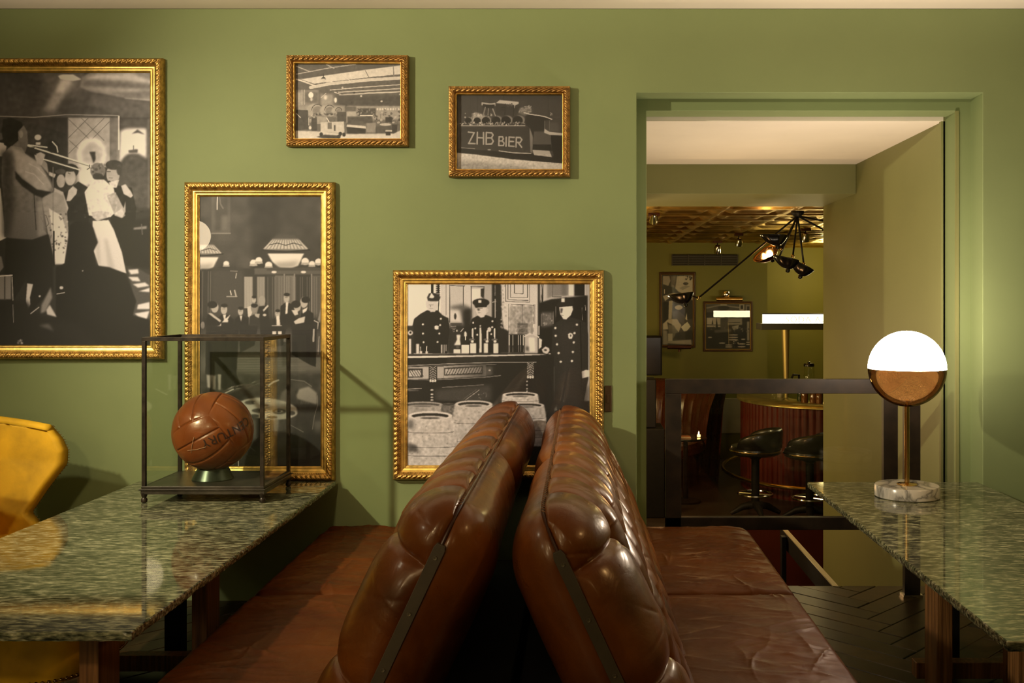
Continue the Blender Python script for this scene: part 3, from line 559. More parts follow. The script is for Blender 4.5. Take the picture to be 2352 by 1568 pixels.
def art_warehouse():
    A = Art(681, 924, 147, 324, 8.251, 675, 140, 2.2, .40)
    R, P, L, O = A.R, A.P, A.Ln, A.El
    R(.38, 0, 0, 2104, 900, b=2); P(.86, (60,370, 500,300, 1350,180, 2060,90, 2060,270, 1400,340, 700,410, 420,450), b=1.2); P(.36, (40,60, 2060,60, 2060,90, 1350,170, 500,290, 60,340), b=1)
    for q in ((60,260,700,140,1180,75), (60,110,320,215), (630,80,770,150)): L(.70, q, 18)
    L(.42, (420,445, 900,390, 1450,325, 2060,265), 18); L(.82, (330,510, 700,440, 1400,370, 2060,330), 60); L(.86, (60,355, 420,480), 22); L(.35, (110,350, 440,460), 8)
    L(.5, (1360,190, 1430,320), 14); L(.5, (1890,110, 1900,290), 16); L(.9, (930,270, 1070,380), 12); L(.9, (650,390, 740,410), 14)
    L(.8, (700,560, 1250,510, 2060,455), 16); L(.72, (860,600, 1400,570, 2060,530), 24); L(.78, (880,655, 1400,620, 2060,590), 26); L(.8, (780,600, 920,650), 16)
    R(.30, 840, 660, 2060, 870, b=6); L(.2, (572,260, 572,330), 16); P(.2, (525,350, 550,315, 600,315, 620,360)); O(.85, 572, 352, 34, 10)
    for x, y in ((930,515), (1283,675), (1668,772), (2018,640)): O(.8, x, y, 20, 18)
    O(.2, 1150, 610, 22, 18); R(.55, 50, 560, 480, 880, b=3); R(.66, 60, 600, 150, 880, b=3); L(.78, (165,560, 165,840), 14); L(.76, (210,560, 210,830), 16); R(.42, 225, 600, 470, 800, b=5)
    O(.95, 335, 655, 48, 58, b=1.2); O(.8, 345, 730, 22, 40, b=2); R(.60, 520, 640, 760, 860, b=5); L(.78, (530,700, 620,620), 12); O(.85, 610, 700, 34, 46, b=3); O(.93, 800, 750, 26, 50, b=2)
    R(.58, 60, 850, 980, 1060, b=3)
    for x, y, r in ((460,940,110), (690,940,95), (860,950,60)):
        O(.66, x-60, y, r*1.35, r*1.1, b=2); L(.32, [(x+r*math.cos(a*PI/10-PI), y+r*math.sin(a*PI/10-PI)) for a in range(0, 11)], 14); O(.52, x, y+15, r*.85, r*.82, b=1.5); R(.28, x-r*.7, y+60, x+r*.7, y+100, b=1.5)
    R(.62, 1010, 860, 2060, 1120, b=3); R(.4, 980, 870, 1190, 960, b=2); R(.3, 1210, 900, 1560, 1040, b=3)
    for k in range(9): O(.86, 1590+k*50, 920, 16, 22)
    A.speck(1200, 920, 2040, 1180, 90, .15, .8, 22, .7); A.speck(60, 1000, 900, 1180, 50, .2, .8, 24, .6)
    P(.27, (60,930, 280,940, 290,1300, 60,1320), b=1); L(.8, (60,1000, 140,1080), 14); L(.75, (295,1080, 295,1220), 16); R(.26, 345, 1090, 450, 1330, b=1); R(.62, 450, 1060, 640, 1200, b=1)
    R(.68, 1010, 970, 1180, 1180, b=1); R(.30, 835, 970, 1000, 1160, b=1); P(.78, (520,1170, 960,1150, 970,1370, 520,1360), b=1); R(.45, 650, 1170, 730, 1290, b=1); R(.3, 770, 1220, 800, 1330); L(.85, (630,1080, 680,1160), 16)
    R(.30, 1020, 1060, 1500, 1200, b=3); L(.86, (1265,1040, 1500,1040), 14); P(.35, (1110,1140, 1330,1150, 1330,1210, 1080,1200), b=1); P(.82, (1020,1210, 1370,1240, 1380,1290, 1010,1250)); P(.18, (1010,1260, 1370,1290, 1360,1390, 1020,1380)); R(.55, 1380, 1180, 1560, 1360, b=2); R(.32, 1560, 1240, 1880, 1370, b=2); P(.22, (1870,1210, 1970,1210, 1950,1390, 1850,1380)); R(.2, 1740, 1070, 1865, 1170, b=1); O(.75, 1740, 1210, 110, 26)
    P(.80, (40,1325, 500,1340, 1000,1390, 1900,1380, 2060,1300, 2060,1520, 40,1520), b=2, g2=.85); P(.2, (440,1440, 600,1400, 900,1420, 860,1480, 540,1465), b=1.5); 
    for x, y in ((530,1395), (860,1440), (960,1400), (890,1385)): O(.14, x, y, 32, 38)
    R(.8, 1740, 1315, 1870, 1345); R(.16, 1750, 1345, 1840, 1415); O(.85, 320, 1270, 26, 34); A.mottle(40, 60, 2060, 1520, .015, 2)
    return A

def art_truck():
    A = Art(1049, 1294, 217, 395, 8.251, 1045, 210, 2.2, .24)
    R, P, L, O = A.R, A.P, A.Ln, A.El
    R(.245, 0, 0, 2104, 800, b=1)
    for x in (300, 430, 540, 660, 930, 1070, 1240, 1390, 1770): L(.16, (x,60, x,620), 9, al=.8)
    R(.30, 1800, 600, 1960, 760, b=2); P(.60, (330,470, 380,400, 460,420, 560,460, 700,620, 340,620), b=4); A.speck(180, 420, 700, 620, 60, .45, .8, 16, .7); A.speck(1180, 290, 1440, 420, 50, .45, .8, 16, .7); P(.5, (1180,320, 1440,300, 1460,400, 1320,470, 1180,400), b=4, al=.7)
    L(.66, (520,260, 520,225, 600,240, 680,250, 760,240, 760,270), 26); P(.15, (530,260, 760,260, 740,330, 560,320), b=1); L(.5, (580,310, 545,440), 22, b=1); L(.5, (640,330, 630,460), 16, b=1); L(.55, (720,340, 770,470), 22, b=1)
    P(.21, (770,240, 850,170, 1200,210, 1240,280, 1200,420, 1110,500, 770,440), b=1); P(.72, (780,230, 850,170, 1200,205, 1215,240, 1150,270, 900,240), b=1); L(.7, (1200,215, 1140,250, 1125,320), 16); L(.1, (960,240, 950,450), 12); L(.1, (1120,280, 1110,470), 12); R(.12, 880, 300, 950, 320); R(.12, 870, 350, 940, 366); A.speck(980, 240, 1100, 300, 10, .2, .6, 14)
    for x, r in ((260,62), (425,66), (590,76), (780,86), (970,92), (1190,96)):
        O(.55, x+r*.35, 560-r*.15, r*1.05, r*.9, b=2, al=.8); O(.10, x, 560, r, r*.92, b=.8)
    A.speck(60, 590, 1330, 650, 70, .4, .85, 14, .8); L(.66, (120,655, 700,660, 1330,655), 14)
    P(.20, (40,690, 350,680, 1420,690, 1440,1170, 840,1130, 40,1060), b=1, g2=.22)
    def S(p): L(.62, p, 28, b=.6)
    S((260,775, 370,790, 265,990, 385,995)); S((430,780, 425,1000)); S((545,785, 545,1005)); S((430,880, 545,885))
    S((600,785, 595,1005, 700,1000, 730,950, 700,890, 610,885)); S((600,785, 700,790, 725,830, 700,885))
    S((840,865, 835,1030, 920,1030, 935,985, 900,945, 845,942)); S((840,865, 905,865, 920,905, 895,942)); S((975,875, 970,1040)); S((1030,870, 1025,1040, 1120,1045)); S((1030,870, 1125,875)); S((1030,950, 1110,955)); S((1165,875, 1160,1055)); S((1165,875, 1240,880, 1270,920, 1235,975, 1170,970)); S((1200,975, 1265,1060))
    L(.30, (60,795, 160,800), 22, al=.6)
    P(.52, (1415,700, 1480,700, 1470,1170, 1430,1160), g2=.40); P(.14, (1340,470, 1420,440, 1620,470, 1840,540, 1700,560, 1690,760, 1500,760, 1490,900, 1420,700, 1340,640), b=1); L(.75, (1310,410, 1420,440, 1600,465, 1720,490, 1835,535), 18); A.speck(1770, 400, 1840, 480, 8, .6, .8, 8)
    P(.30, (1500,770, 1820,770, 1820,1010, 1480,1010), b=1); L(.5, (1700,560, 1700,740), 8); L(.5, (1790,560, 1790,740), 8); P(.70, (1695,710, 1790,770, 2060,800, 2060,840, 1800,830, 1690,790), b=1)
    P(.10, (1480,1010, 1820,1010, 1840,1130, 1470,1110), b=1); P(.06, (1820,840, 2070,850, 2070,1340, 1900,1300, 1840,1100), b=1); P(.10, (40,1080, 840,1140, 1500,1190, 1900,1240, 2070,1340, 2070,1370, 1100,1280, 400,1190, 40,1160), b=1); L(.62, (130,1070, 380,1090), 14, al=.7); L(.7, (840,1130, 1100,1165, 1440,1180), 16); O(.6, 655, 1110, 34, 14)
    P(.66, (1470,1110, 1790,1130, 1840,1250, 1500,1210), b=1); P(.80, (40,1165, 400,1200, 1100,1290, 2070,1370, 2070,1530, 40,1530), b=1.2, g2=.75); P(.52, (60,1330, 400,1330, 900,1400, 1400,1440, 1400,1530, 60,1530), b=8, al=.7); A.mottle(40, 1200, 2070, 1520, .03, 1.5)
    return A

def art_far_tall():
    A = Art(1520, 1594, 632, 796, 8.04, 1505, 620, 3.0, .25)
    R, P, L, O = A.R, A.P, A.Ln, A.El
    P(.72, (360,370, 400,110, 690,100, 690,560, 500,430), b=1); P(.6, (140,110, 260,110, 280,200, 220,330, 140,300)); P(.45, (290,110, 400,110, 350,330, 290,330), b=2); P(.2, (140,260, 360,330, 440,420, 140,470), b=1.5); A.speck(560,110,690,200, 14, .1,.3, 14); L(.8, (170,360, 170,430), 12)
    O(.3, 560, 250, 50, 26); P(.6, (440,330, 560,280, 640,300, 500,370)); P(.7, (140,480, 330,420, 420,430, 250,520, 180,570), b=1); R(.10, 140, 590, 240, 980, b=1); P(.72, (250,570, 320,560, 300,900, 240,900)); P(.13, (330,600, 690,560, 690,900, 560,900, 470,1000, 330,900), b=2); O(.75, 430, 690, 72, 42)
    P(.28, (330,760, 420,740, 560,860, 520,1000, 320,880), b=1); P(.72, (140,990, 240,900, 400,900, 480,1020, 430,1150, 380,1100, 300,1000, 220,960, 240,1090, 140,1100), b=1); P(.45, (240,1000, 340,1020, 420,1150, 380,1260, 240,1250), b=2); P(.82, (470,1050, 590,950, 650,1040, 560,1150, 565,1240, 540,1150)); R(.75, 230, 1170, 320, 1320, b=1); P(.14, (380,1160, 690,1100, 690,1290, 330,1270), b=2); P(.6, (140,1100, 220,1120, 230,1370, 140,1370), b=2); P(.62, (220,1310, 660,1280, 670,1370, 220,1350), b=1.5); P(.8, (550,900, 580,780, 590,930))
    return A
def art_far_square():
    A = Art(1622, 1724, 698, 802, 8.04, 1505, 620, 3.0, .16)
    R, P, L, O = A.R, A.P, A.Ln, A.El
    R(.30, 940, 620, 1760, 780, b=2); L(.55, (950,700, 1180,650, 1540,690), 26, al=.8); O(.18, 1260, 700, 110, 40); R(.6, 1200, 620, 1320, 660); R(.62, 1550, 630, 1640, 740); R(.2, 1570, 650, 1620, 720); R(.5, 1665, 640, 1745, 780, b=1); R(.2, 1690, 670, 1730, 760)
    R(.66, 950, 880, 1240, 1050, b=1); P(.1, (1110,1080, 1130,870, 1160,1080)); P(.15, (1040,1000, 1055,910, 1070,1000)); L(.2, (950,1010, 1230,1015), 14); R(.30, 1200, 880, 1340, 1100, b=2); R(.55, 1340, 890, 1600, 1010, b=2); L(.2, (1340,970, 1560,965), 10); P(.6, (1410,1040, 1540,1010, 1530,1080, 1440,1110)); R(.06, 950, 1120, 1700, 1440, b=6); P(.5, (1080,1110, 1400,1080, 1400,1140, 1100,1160), b=3, al=.6); R(.58, 1690, 950, 1730, 1300, b=2)
    for x, y, w in ((1440,1195,90), (1440,1240,90), (1440,1285,90), (1230,1345,60), (1355,1380,70), (1355,1415,70), (1590,1360,74), (1590,1410,74), (1620,1275,40), (1710,1330,40), (1710,1370,40), (1010,1240,40)): O(.66, x, y, w, 12)
    A.speck(1430, 1290, 1540, 1360, 16, .4, .8, 10); A.speck(960, 1040, 1740, 1150, 24, .2, .5, 16)
    return A

def print_obj(A, y, parent, step, px2w, tint=(1, .93, .84), gain=1.0):
    """Turn the canvas into a fine grid of inked vertices; px2w maps target pixels at depth y to the wall."""
    nx = int(A.W/A.ss/step)+1; nz = int(A.H/A.ss/step)+1
    c = A.colours(tint, gain); k = max(1, int(round(A.ss*step/2)))
    jx = np.clip(np.linspace(0, A.W-1, nx), 0, A.W-1); jz = np.clip(np.linspace(0, A.H-1, nz), 0, A.H-1)
    if A.ss*step >= 1.8:
        c = (c+np.roll(c, 1, 0)+np.roll(c, 1, 1)+np.roll(np.roll(c, 1, 0), 1, 1))/4
    col = c[np.round(jz).astype(int)][:, np.round(jx).astype(int)]
    pxs = A.x0+np.linspace(0, A.W/A.ss, nx); pys = A.y0+np.linspace(0, A.H/A.ss, nz)
    Z, X = np.meshgrid(px2w(pys, 1), px2w(pxs, 0), indexing='ij')
    P = np.stack([X, np.full(X.shape, y), Z], -1)
    return grid_mesh('print', P[::-1], M_print, parent, extra={'ink': col[::-1]}, smooth=False)
# ---------------------------------------------------------------- the room
def structure(o): return tag(o, kind='structure')
OX0, OX1, OZ = .287, 2.053, E+1.06           # opening in the green wall
IX0, IX1, IZ = .348, 1.980, E+.997           # inner, narrower reveal
CZ = E+670/450
def slab(name, m, *boxes, bevel=0):
    b = MB()
    for q in boxes: b.box(*q)
    return structure(b.build(name, m, bevel=bevel))
structure(MB().prism([(-4.6, -.05), (OX0, -.05), (OX0, OZ), (OX1, OZ), (OX1, -.05), (3.9, -.05), (3.9, CZ), (-4.6, CZ)], WY, 5.275).prism(
    [(-4.6, -.05), (IX0, -.05), (IX0, IZ), (IX1, IZ), (IX1, -.05), (3.9, -.05), (3.9, CZ), (-4.6, CZ)], 5.27, 5.44).build('wall_front', M_wall, bevel=.004))
slab('ceiling_main', M_ceil, (-4.6, 3.9, -3.2, WY, CZ, CZ+.1))
slab('wall_left', M_wall, (-4.7, -4.6, -3.2, 5.44, -.05, CZ))
slab('wall_right', M_wall, (3.9, 4.0, -3.2, 5.44, -.05, CZ))
slab('wall_behind', M_wall, (-4.6, 3.9, -3.3, -3.2, -.05, CZ))
# passage down to the bar
PX = 1.972
slab('wall_passage_right', M_wall_in, (PX, PX+.5, 5.44, 8.13, -1.75, 2.6))
slab('wall_passage_left', M_wall_in, (.0, .30, 5.44, 8.13, -1.75, 2.6))
slab('ceiling_passage', M_ceil, (.30, PX, 5.44, 7.16, E+.974, E+1.1))
slab('trim_1', M_wall_in, (.30, PX, 7.16, 8.13, E+.763, E+1.1), bevel=.004)     # dropped beam
slab('trim_2', M_wall_in, (PX-.012, PX+.02, 5.44, 5.47, -.05, E+.974), (IX1-.008, IX1+.01, 5.262, 5.275, -.05, IZ))
slab('floor_platform', M_floor, (-4.6, 3.9, -3.2, 5.36, -.10, -.022))
slab('floor_lower', M_floor, (-2.5, 6.5, 5.36, 9.3, -1.80, -1.75))
slab('wall_platform_riser', M_wall_in, (-.2, 2.4, 5.30, 5.36, -1.75, -.10))
slab('floor_bar', mat('bar_floor', (.035, .022, .012), .35, var=.3, vscale=3), (-2.5, 6.5, 9.34, 15.2, -.66, -.6))
slab('wall_bar_plinth', mat('red_plinth_panel', (.10, .014, .006), .4, var=.2, vscale=3, coat=.2), (-2.5, 6.5, 9.3, 9.34, -1.75, -.6))
slab('wall_bar_back', M_far, (-2.5, 2.52, 13.5, 13.6, -.6, 2.4), (2.42, 2.52, 13.6, 14.6, -.6, 2.4), (2.42, 6.5, 14.6, 14.7, -.6, 2.4))
slab('wall_bar_left', M_far, (-2.6, -2.5, 8.13, 14.7, -1.75, 2.4))
slab('wall_bar_right', M_far, (6.5, 6.6, 8.13, 14.7, -1.75, 2.4))
slab('wall_bar_front', M_wall_in, (-2.5, 0, 8.0, 8.13, -1.75, 2.4), (PX+.5, 6.5, 8.0, 8.13, -1.75, 2.4))
slab('baseboard_bar', M_cream, (-2.5, 2.515, 13.45, 13.5, -.25, .215))
# stairs down
b = MB()
for k in range(8):
    b.box(.30, 1.40, 5.36+k*.29, 5.36+(k+1)*.29+.02, -1.75, -.10-(k+1)*.2)
structure(b.build('trim_3', M_floor, bevel=.005))

# dark herringbone parquet, single planks on the platform
def parquet():
    rng = random.Random(3); n = 5; W = .125; vs = []; fs = []; val = []
    c45 = math.cos(PI/4)
    def brick(x0, y0, x1, y1):
        cx, cy = (x0+x1)/2*W, (y0+y1)/2*W
        X = (cx-cy)*c45-.3; Y = (cx+cy)*c45+2.6
        if not (-3.0 < X < 2.9 and .8 < Y < 5.9): return
        g = .004; hx, hy = (x1-x0)*W/2-g/2, (y1-y0)*W/2-g/2; t = rng.random(); dz = rng.uniform(-.0012, .0012)
        base = len(vs)
        for z, k in ((-.022, 1), (-.003+dz, 1), (dz, .985)):
            for sx, sy in ((-1,-1), (1,-1), (1,1), (-1,1)):
                a = cx+sx*(hx-(1-k)*.2); q = cy+sy*(hy-(1-k)*.2)
                vs.append(((a-q)*c45-.3, (a+q)*c45+2.6, z)); val.append(t)
        for L_ in (0, 4):
            for i in range(4): fs.append((base+L_+i, base+L_+(i+1) % 4, base+L_+4+(i+1) % 4, base+L_+4+i))
        fs.append((base+8, base+9, base+10, base+11))
    R_ = 34
    for y in range(-R_, R_):
        for x in range(-R_, R_):
            t = (x-y) % (2*n)
            if t == 0: brick(x, y, x+n, y+1)
            if t == 2*n-1: brick(x, y, x+1, y+n)
    me = bpy.data.meshes.new('floor_parquet'); me.from_pydata(vs, [], fs)
    at_ = me.attributes.new('tone', 'FLOAT', 'POINT'); at_.data.foreach_set('value', val)
    bm = bmesh.new(); bm.from_mesh(me)
    bmesh.ops.bisect_plane(bm, geom=bm.verts[:]+bm.edges[:]+bm.faces[:], plane_co=(0, 5.37, 0), plane_no=(0, 1, 0), clear_outer=True)
    bmesh.ops.bisect_plane(bm, geom=[*bm.verts, *bm.edges, *bm.faces], plane_co=(0, 1.0, 0), plane_no=(0, -1, 0), clear_outer=True)
    bm.to_mesh(me); bm.free()
    m = bpy.data.materials.new('herringbone_oak'); m.use_nodes = True; nt = m.node_tree; nd = nt.nodes; b = nd['Principled BSDF']
    a = nd.new('ShaderNodeAttribute'); a.attribute_name = 'tone'
    r = nd.new('ShaderNodeValToRGB'); r.color_ramp.elements[0].color = (.018, .010, .004, 1); r.color_ramp.elements[1].color = (.060, .034, .012, 1)
    nt.links.new(a.outputs['Fac'], r.inputs[0])
    tc = nd.new('ShaderNodeTexCoord'); n_ = nd.new('ShaderNodeTexNoise'); n_.inputs['Scale'].default_value = 18; n_.inputs['Detail'].default_value = 8
    nt.links.new(tc.outputs['Object'], n_.inputs['Vector'])
    mx = nd.new('ShaderNodeMixRGB'); mx.blend_type = 'OVERLAY'; mx.inputs[0].default_value = .7
    nt.links.new(r.outputs[0], mx.inputs[1]); nt.links.new(n_.outputs['Fac'], mx.inputs[2]); nt.links.new(mx.outputs[0], b.inputs['Base Color'])
    b.inputs['Roughness'].default_value = .38
    link_mesh('floor_parquet', me, m, smooth=False)['kind'] = 'structure'
parquet()

# pressed brass ceiling of the bar room
def brass_ceiling():
    x = np.arange(-2.5, 6.5, .03); y = np.arange(8.13, 14.6, .03)
    Y, X = np.meshgrid(y, x, indexing='ij'); u = (X/.6) % 1; v = (Y/.6) % 1
    d = np.minimum(np.minimum(u, 1-u), np.minimum(v, 1-v))*.6
    h = .030*np.clip((d-.03)/.03, 0, 1)-.022*np.clip((d-.09)/.03, 0, 1)+.02*np.clip((d-.15)/.03, 0, 1)
    P = np.stack([X, Y, 2.293+h], -1)
    m = mat('pressed_brass_panel', (.78, .50, .12), .33, metal=1, var=.25, vscale=5, bump=.12, bscale=9)
    structure(grid_mesh('ceiling_bar', P, m))
    slab('ceiling_bar_slab', M_black, (-2.5, 6.5, 8.13, 14.7, 2.37, 2.45))
brass_ceiling()

# steel railing with a glass panel at the platform edge
r = thing('glass_railing', 'dark steel framed glass railing across the wall opening', 'railing', (1.1, 5.2, 0))
D = 5.2
xl0, xl1 = xs(1528, D), xs(1564, D); xr0, xr1 = xs(2027, D), xs(2060, D); x20, x21 = xs(2074, D), xs(2110, D)
zt, zt2, zb, zb2 = zs(870, D), zs(903, D), zs(1186, D), zs(1215, D)
b = MB(); b.box(xl0, xr1, D-.02, D+.02, zt2, zt).build('top_rail', M_bronze, r, bevel=.003)
MB().box(xl0, xr1, D-.02, D+.02, zb2, zb).build('bottom_rail', M_bronze, r, bevel=.003)
MB().box(xl0, xl1, D-.02, D+.02, 0, zt2).build('post', M_bronze, r, bevel=.003)
MB().box(xr0, xr1, D-.02, D+.02, zb, zt2).build('post', M_bronze, r, bevel=.003)
p = MB().box(x20, x21, D-.03, D+.01, 0.0, zt).build('post', M_bronze, r, bevel=.003)
MB().box(x20-.01, x21+.01, D-.04, D+.02, 0, .012).build('foot_plate', M_chrome, p)
MB().box(xr1, x20, D-.01, D+.0, zt2, zt).build('top_rail', M_bronze, r)
MB().box(xl1, xr0, D-.004, D+.004, zb, zt2).build('glass_panel', M_glass, r)
r = thing('stair_guard', 'black steel guard beam with pale top edge beside the stairs going down', 'handrail', (1.44, 7.0, -1.75))
MB().box(1.425, 1.455, 5.5, 7.15, -.20, -.085).build('beam', M_black, r, bevel=.003)
MB().box(1.425, 1.455, 5.5, 7.15, -.085, -.078).build('cap', M_cream, r)
MB().box(1.39, 1.42, 6.9, 6.96, -1.75, -.1).build('post', M_black, r)
s = thing('light_switch', 'small dark bronze switch plate beside the frame of the officers picture', 'light switch', (xs(1396, WY), WY-.004, zs(915, WY)))
MB().box(xs(1389, WY), xs(1405, WY), WY-.008, WY, zs(945, WY), zs(885, WY)).build('plate', mat('brown_switch', (.09, .055, .025), .4, metal=.4), s, bevel=.002)
MB().box(xs(1394, WY), xs(1400, WY), WY-.014, WY-.008, zs(925, WY), zs(905, WY)).build('toggle', mat('brown_switch'), s, bevel=.001)
# ---------------------------------------------------------------- gilded frames and their prints
def frame(parent, x0, x1, z0, z1, wf, depth, style, y_wall, nstep=.0036, mat_o=None, mat_i=None):
    """wf = frame width (m). One mitred moulding: an ornate outer band and a smooth inner band."""
    def band(name, u0, u1, nu, hf, m, closed_side=False):
        P_all = []
        us = np.linspace(u0, u1, nu)
        sides = (((x0, z1), (x1, z1)), ((x1, z1), (x1, z0)), ((x1, z0), (x0, z0)), ((x0, z0), (x0, z1)))
        inw = ((1, -1), (-1, -1), (-1, 1), (1, 1))
        for k, ((ax, az), (bx, bz)) in enumerate(sides):
            Ls = math.hypot(bx-ax, bz-az); n = max(8, int(Ls/nstep)); T = np.linspace(0, 1, n)
            ia, ib = inw[k], inw[(k+1) % 4]
            for i, t in enumerate(T):
                if k > 0 and i == 0: continue
                row = []
                for u in us:
                    px_ = (ax+ia[0]*u)*(1-t)+(bx+ib[0]*u)*t; pz_ = (az+ia[1]*u)*(1-t)+(bz+ib[1]*u)*t
                    row.append((px_, pz_, t*Ls, u))
                P_all.append(row)
        A_ = np.array(P_all); h = hf(A_[..., 3], A_[..., 2])
        P = np.stack([A_[..., 0], y_wall-h, A_[..., 1]], -1)
        return grid_mesh(name, P, m, parent)
    w = wf
    if style == 'wide':
        def outer(u, t):
            v = u/w
            h = depth*np.interp(v, [0, .02, .06, .10, .46, .50, .55], [0, .62, .74, .86, .86, .74, .70])
            o = np.clip(1-np.abs((v-.28)/.19)**2, 0, 1)
            p = t/.026
            q = (v-.28)/.19; h = h+depth*.30*np.sqrt(o)*(.40+.38*np.abs(np.sin(PI*p+1.5*q*np.abs(q)))+.22*np.abs(np.sin(2*PI*p-2.6*q)))*np.where(o > 0, 1, 0)
            h = h+depth*.10*np.clip(np.sin(2*PI*t/.013), 0, 1)*np.exp(-((v-.52)/.035)**2)
            return h
        def inner(u, t):
            v = u/w
            h = depth*np.interp(v, [.55, .60, .66, .84, .87, .90], [.70, .58, .60, .50, .60, .42])
            h = h+depth*.12*np.abs(np.sin(PI*t/.008))*np.exp(-((v-.94)/.04)**2)-depth*.12*np.clip((v-.9)/.1, 0, 1)
            return h
        band('ornate_moulding', 0, w*.55, 26, outer, mat_o or M_gold_dark)
        band('gilt_moulding', w*.55, w, 16, inner, mat_i or M_gold)
    else:
        def outer(u, t):
            v = u/w
            h = depth*np.interp(v, [0, .04, .12, .2, .75, .82], [0, .8, .86, .80, .80, .62])
            o = np.clip(1-np.abs((v-.47)/.28)**2, 0, 1)
            return h+depth*.28*np.sqrt(o)*(.4+.6*np.abs(np.sin(PI*t/.028+2.6*(v-.47)/.28)))*np.where(o > 0, 1, 0)+depth*.1*np.clip(np.sin(2*PI*t/.014), 0, 1)*np.exp(-((v-.2)/.05)**2)
        def inner(u, t):
            v = u/w; return depth*np.interp(v, [.82, .87, .94, 1], [.62, .72, .66, .35])
        band('ornate_moulding', 0, w*.82, 22, outer, mat_o or M_gold_dark)
        band('gilt_moulding', w*.82, w, 6, inner, mat_i or M_gold)

def picture(name, label, cat, px0, px1, py0, py1, fw_px, depth, style, A, d=WY, step=1.1, group=None, tint=(1, .95, 1.02), gain=1.25, mo=None, mi=None, nstep=.0036, glass=True):
    X0, X1, Z0, Z1 = xs(px0, d), xs(px1, d), zs(py1, d), zs(py0, d)
    o = thing(name, label, cat, ((X0+X1)/2, d, Z0), group)
    w = fw_px*d/F
    frame(o, X0, X1, Z0, Z1, w, depth, style, d, mat_o=mo, mat_i=mi, nstep=nstep)
    MB().box(X0+.004, X1-.004, d-.006, d-.0005, Z0+.004, Z1-.004).build('backing_board', M_print_edge, o)
    print_obj(A, d-.011, o, step, lambda q, ax: xs(q, d) if ax == 0 else zs(q, d), tint, gain)
    if glass:
        MB().box(X0+w-.004, X1-w+.004, d-.0155, d-.0140, Z0+w-.004, Z1-w+.004).build('glass', M_picglass if d < 8 else M_farglass, o)
    return o
G = 'framed black and white photographs on the green wall'
picture('framed_picture', 'large gold framed photograph of a trombonist and dancing couples', 'picture', -160, 380, 136, 825, 33, .045, 'wide', art_dance(), step=1.25, group=G)
picture('framed_picture', 'tall narrow gold framed photograph of a ballroom under chandeliers', 'picture', 428, 771, 419, 1102, 33, .045, 'wide', art_ballroom(), step=1.2, group=G, tint=(1, .93, .92), gain=.92)
picture('framed_picture', 'gold framed photograph of three uniformed officers behind a bar with casks', 'picture', 904, 1387, 620, 1100, 33, .045, 'wide', art_officers(), step=1.0, group=G)
picture('framed_picture', 'small bronze gilt framed photograph of a warehouse of crates and casks', 'picture', 662, 940, 130, 338, 19, .050, 'narrow', art_warehouse(), step=.8, mo=mat('bronze_gilt_wood', (.36, .20, .06), .4, metal=.85, var=.35, vscale=40), group=G, tint=(1, .92, .88), gain=.95)
picture('framed_picture', 'small bronze gilt framed photograph of a lorry lettered ZHB BIER', 'picture', 1032, 1310, 201, 408, 19, .050, 'narrow', art_truck(), step=.75, mo=mat('bronze_gilt_wood'), group=G, tint=(1, .93, .92), gain=.95)
# ---------------------------------------------------------------- granite tables
TH = E-.911
def stone_top(x0, x1, y0, y1, parent):
    t = .027; n = 90; vs = []; rnd = random.Random(int(x0*100))
    # polished face with a roughly broken edge
    pts = []
    def run(a, b, m):
        for i in range(m): pts.append((a[0]+(b[0]-a[0])*i/m, a[1]+(b[1]-a[1])*i/m))
    run((x0, y0), (x1, y0), 70); run((x1, y0), (x1, y1), 150); run((x1, y1), (x0, y1), 30); run((x0, y1), (x0, y0), 150)
    cx, cy = (x0+x1)/2, (y0+y1)/2; N_ = len(pts); fs = []
    rings = []
    for z, off, amp in ((TH, -.003, .0008), (TH-.003, 0, .0008), (TH-.010, .001, .0016), (TH-.019, .0, .0020), (TH-t, -.003, .002)):
        r = []
        for (x, y) in pts:
            dx = (1 if abs(x-x1) < 1e-6 else 0)-(1 if abs(x-x0) < 1e-6 else 0); dy = (1 if abs(y-y1) < 1e-6 else 0)-(1 if abs(y-y0) < 1e-6 else 0)
            k = off+rnd.uniform(-amp, amp)
            r.append(len(vs)); vs.append((x+dx*k, y+dy*k, z))
        rings.append(r)
    for a, b in zip(rings, rings[1:]):
        for i in range(N_): fs.append((a[i], a[(i+1) % N_], b[(i+1) % N_], b[i]))
    fs.append(tuple(rings[0][::-1])); fs.append(tuple(rings[-1]))
    o = MB().add(vs, fs).build('stone_top', M_granite, parent); return o
def table(label, x0, x1, y0, y1, sgn):
    o = thing('stone_table', label, 'table', ((x0+x1)/2, (y0+y1)/2, 0), 'granite topped tables')
    stone_top(x0, x1, y0, y1, o)
    xo = x1 if sgn < 0 else x0        # side towards the sofas
    zt = TH-.028
    for yy in (y0+.28, y0+1.16):
        for px_ in ((xo-.255 if sgn < 0 else xo+.255), (x0+.29 if sgn < 0 else x1-.29)):
            l = MB().box(px_-.03, px_+.03, yy, yy+.14, .0, zt).build('leg', M_wood, o, bevel=.003)
        MB().box(x0+.16, x1-.16, yy+.02, yy+.12, zt-.055, zt-.0005).build('cross_beam', M_wood, o, bevel=.003)
        MB().box(x0+.20, x1-.20, yy+.16, yy+.22, .02, .085).build('foot_beam', M_wood, o, bevel=.003)
    MB().box((x0+x1)/2-.035, (x0+x1)/2+.035, y1-.80, y1-.73, 0, zt).build('steel_column', M_black, o, bevel=.003)
    MB().box(x0+.10 if sgn > 0 else x1-.14, x0+.14 if sgn > 0 else x1-.10, y0+.2, y1-.25, zt-.05, zt-.0005).build('side_beam', M_wood, o, bevel=.003)
    return o
table('long grey-green granite table under the glass display case', -2.228, -1.235, 2.755, 5.05, -1)
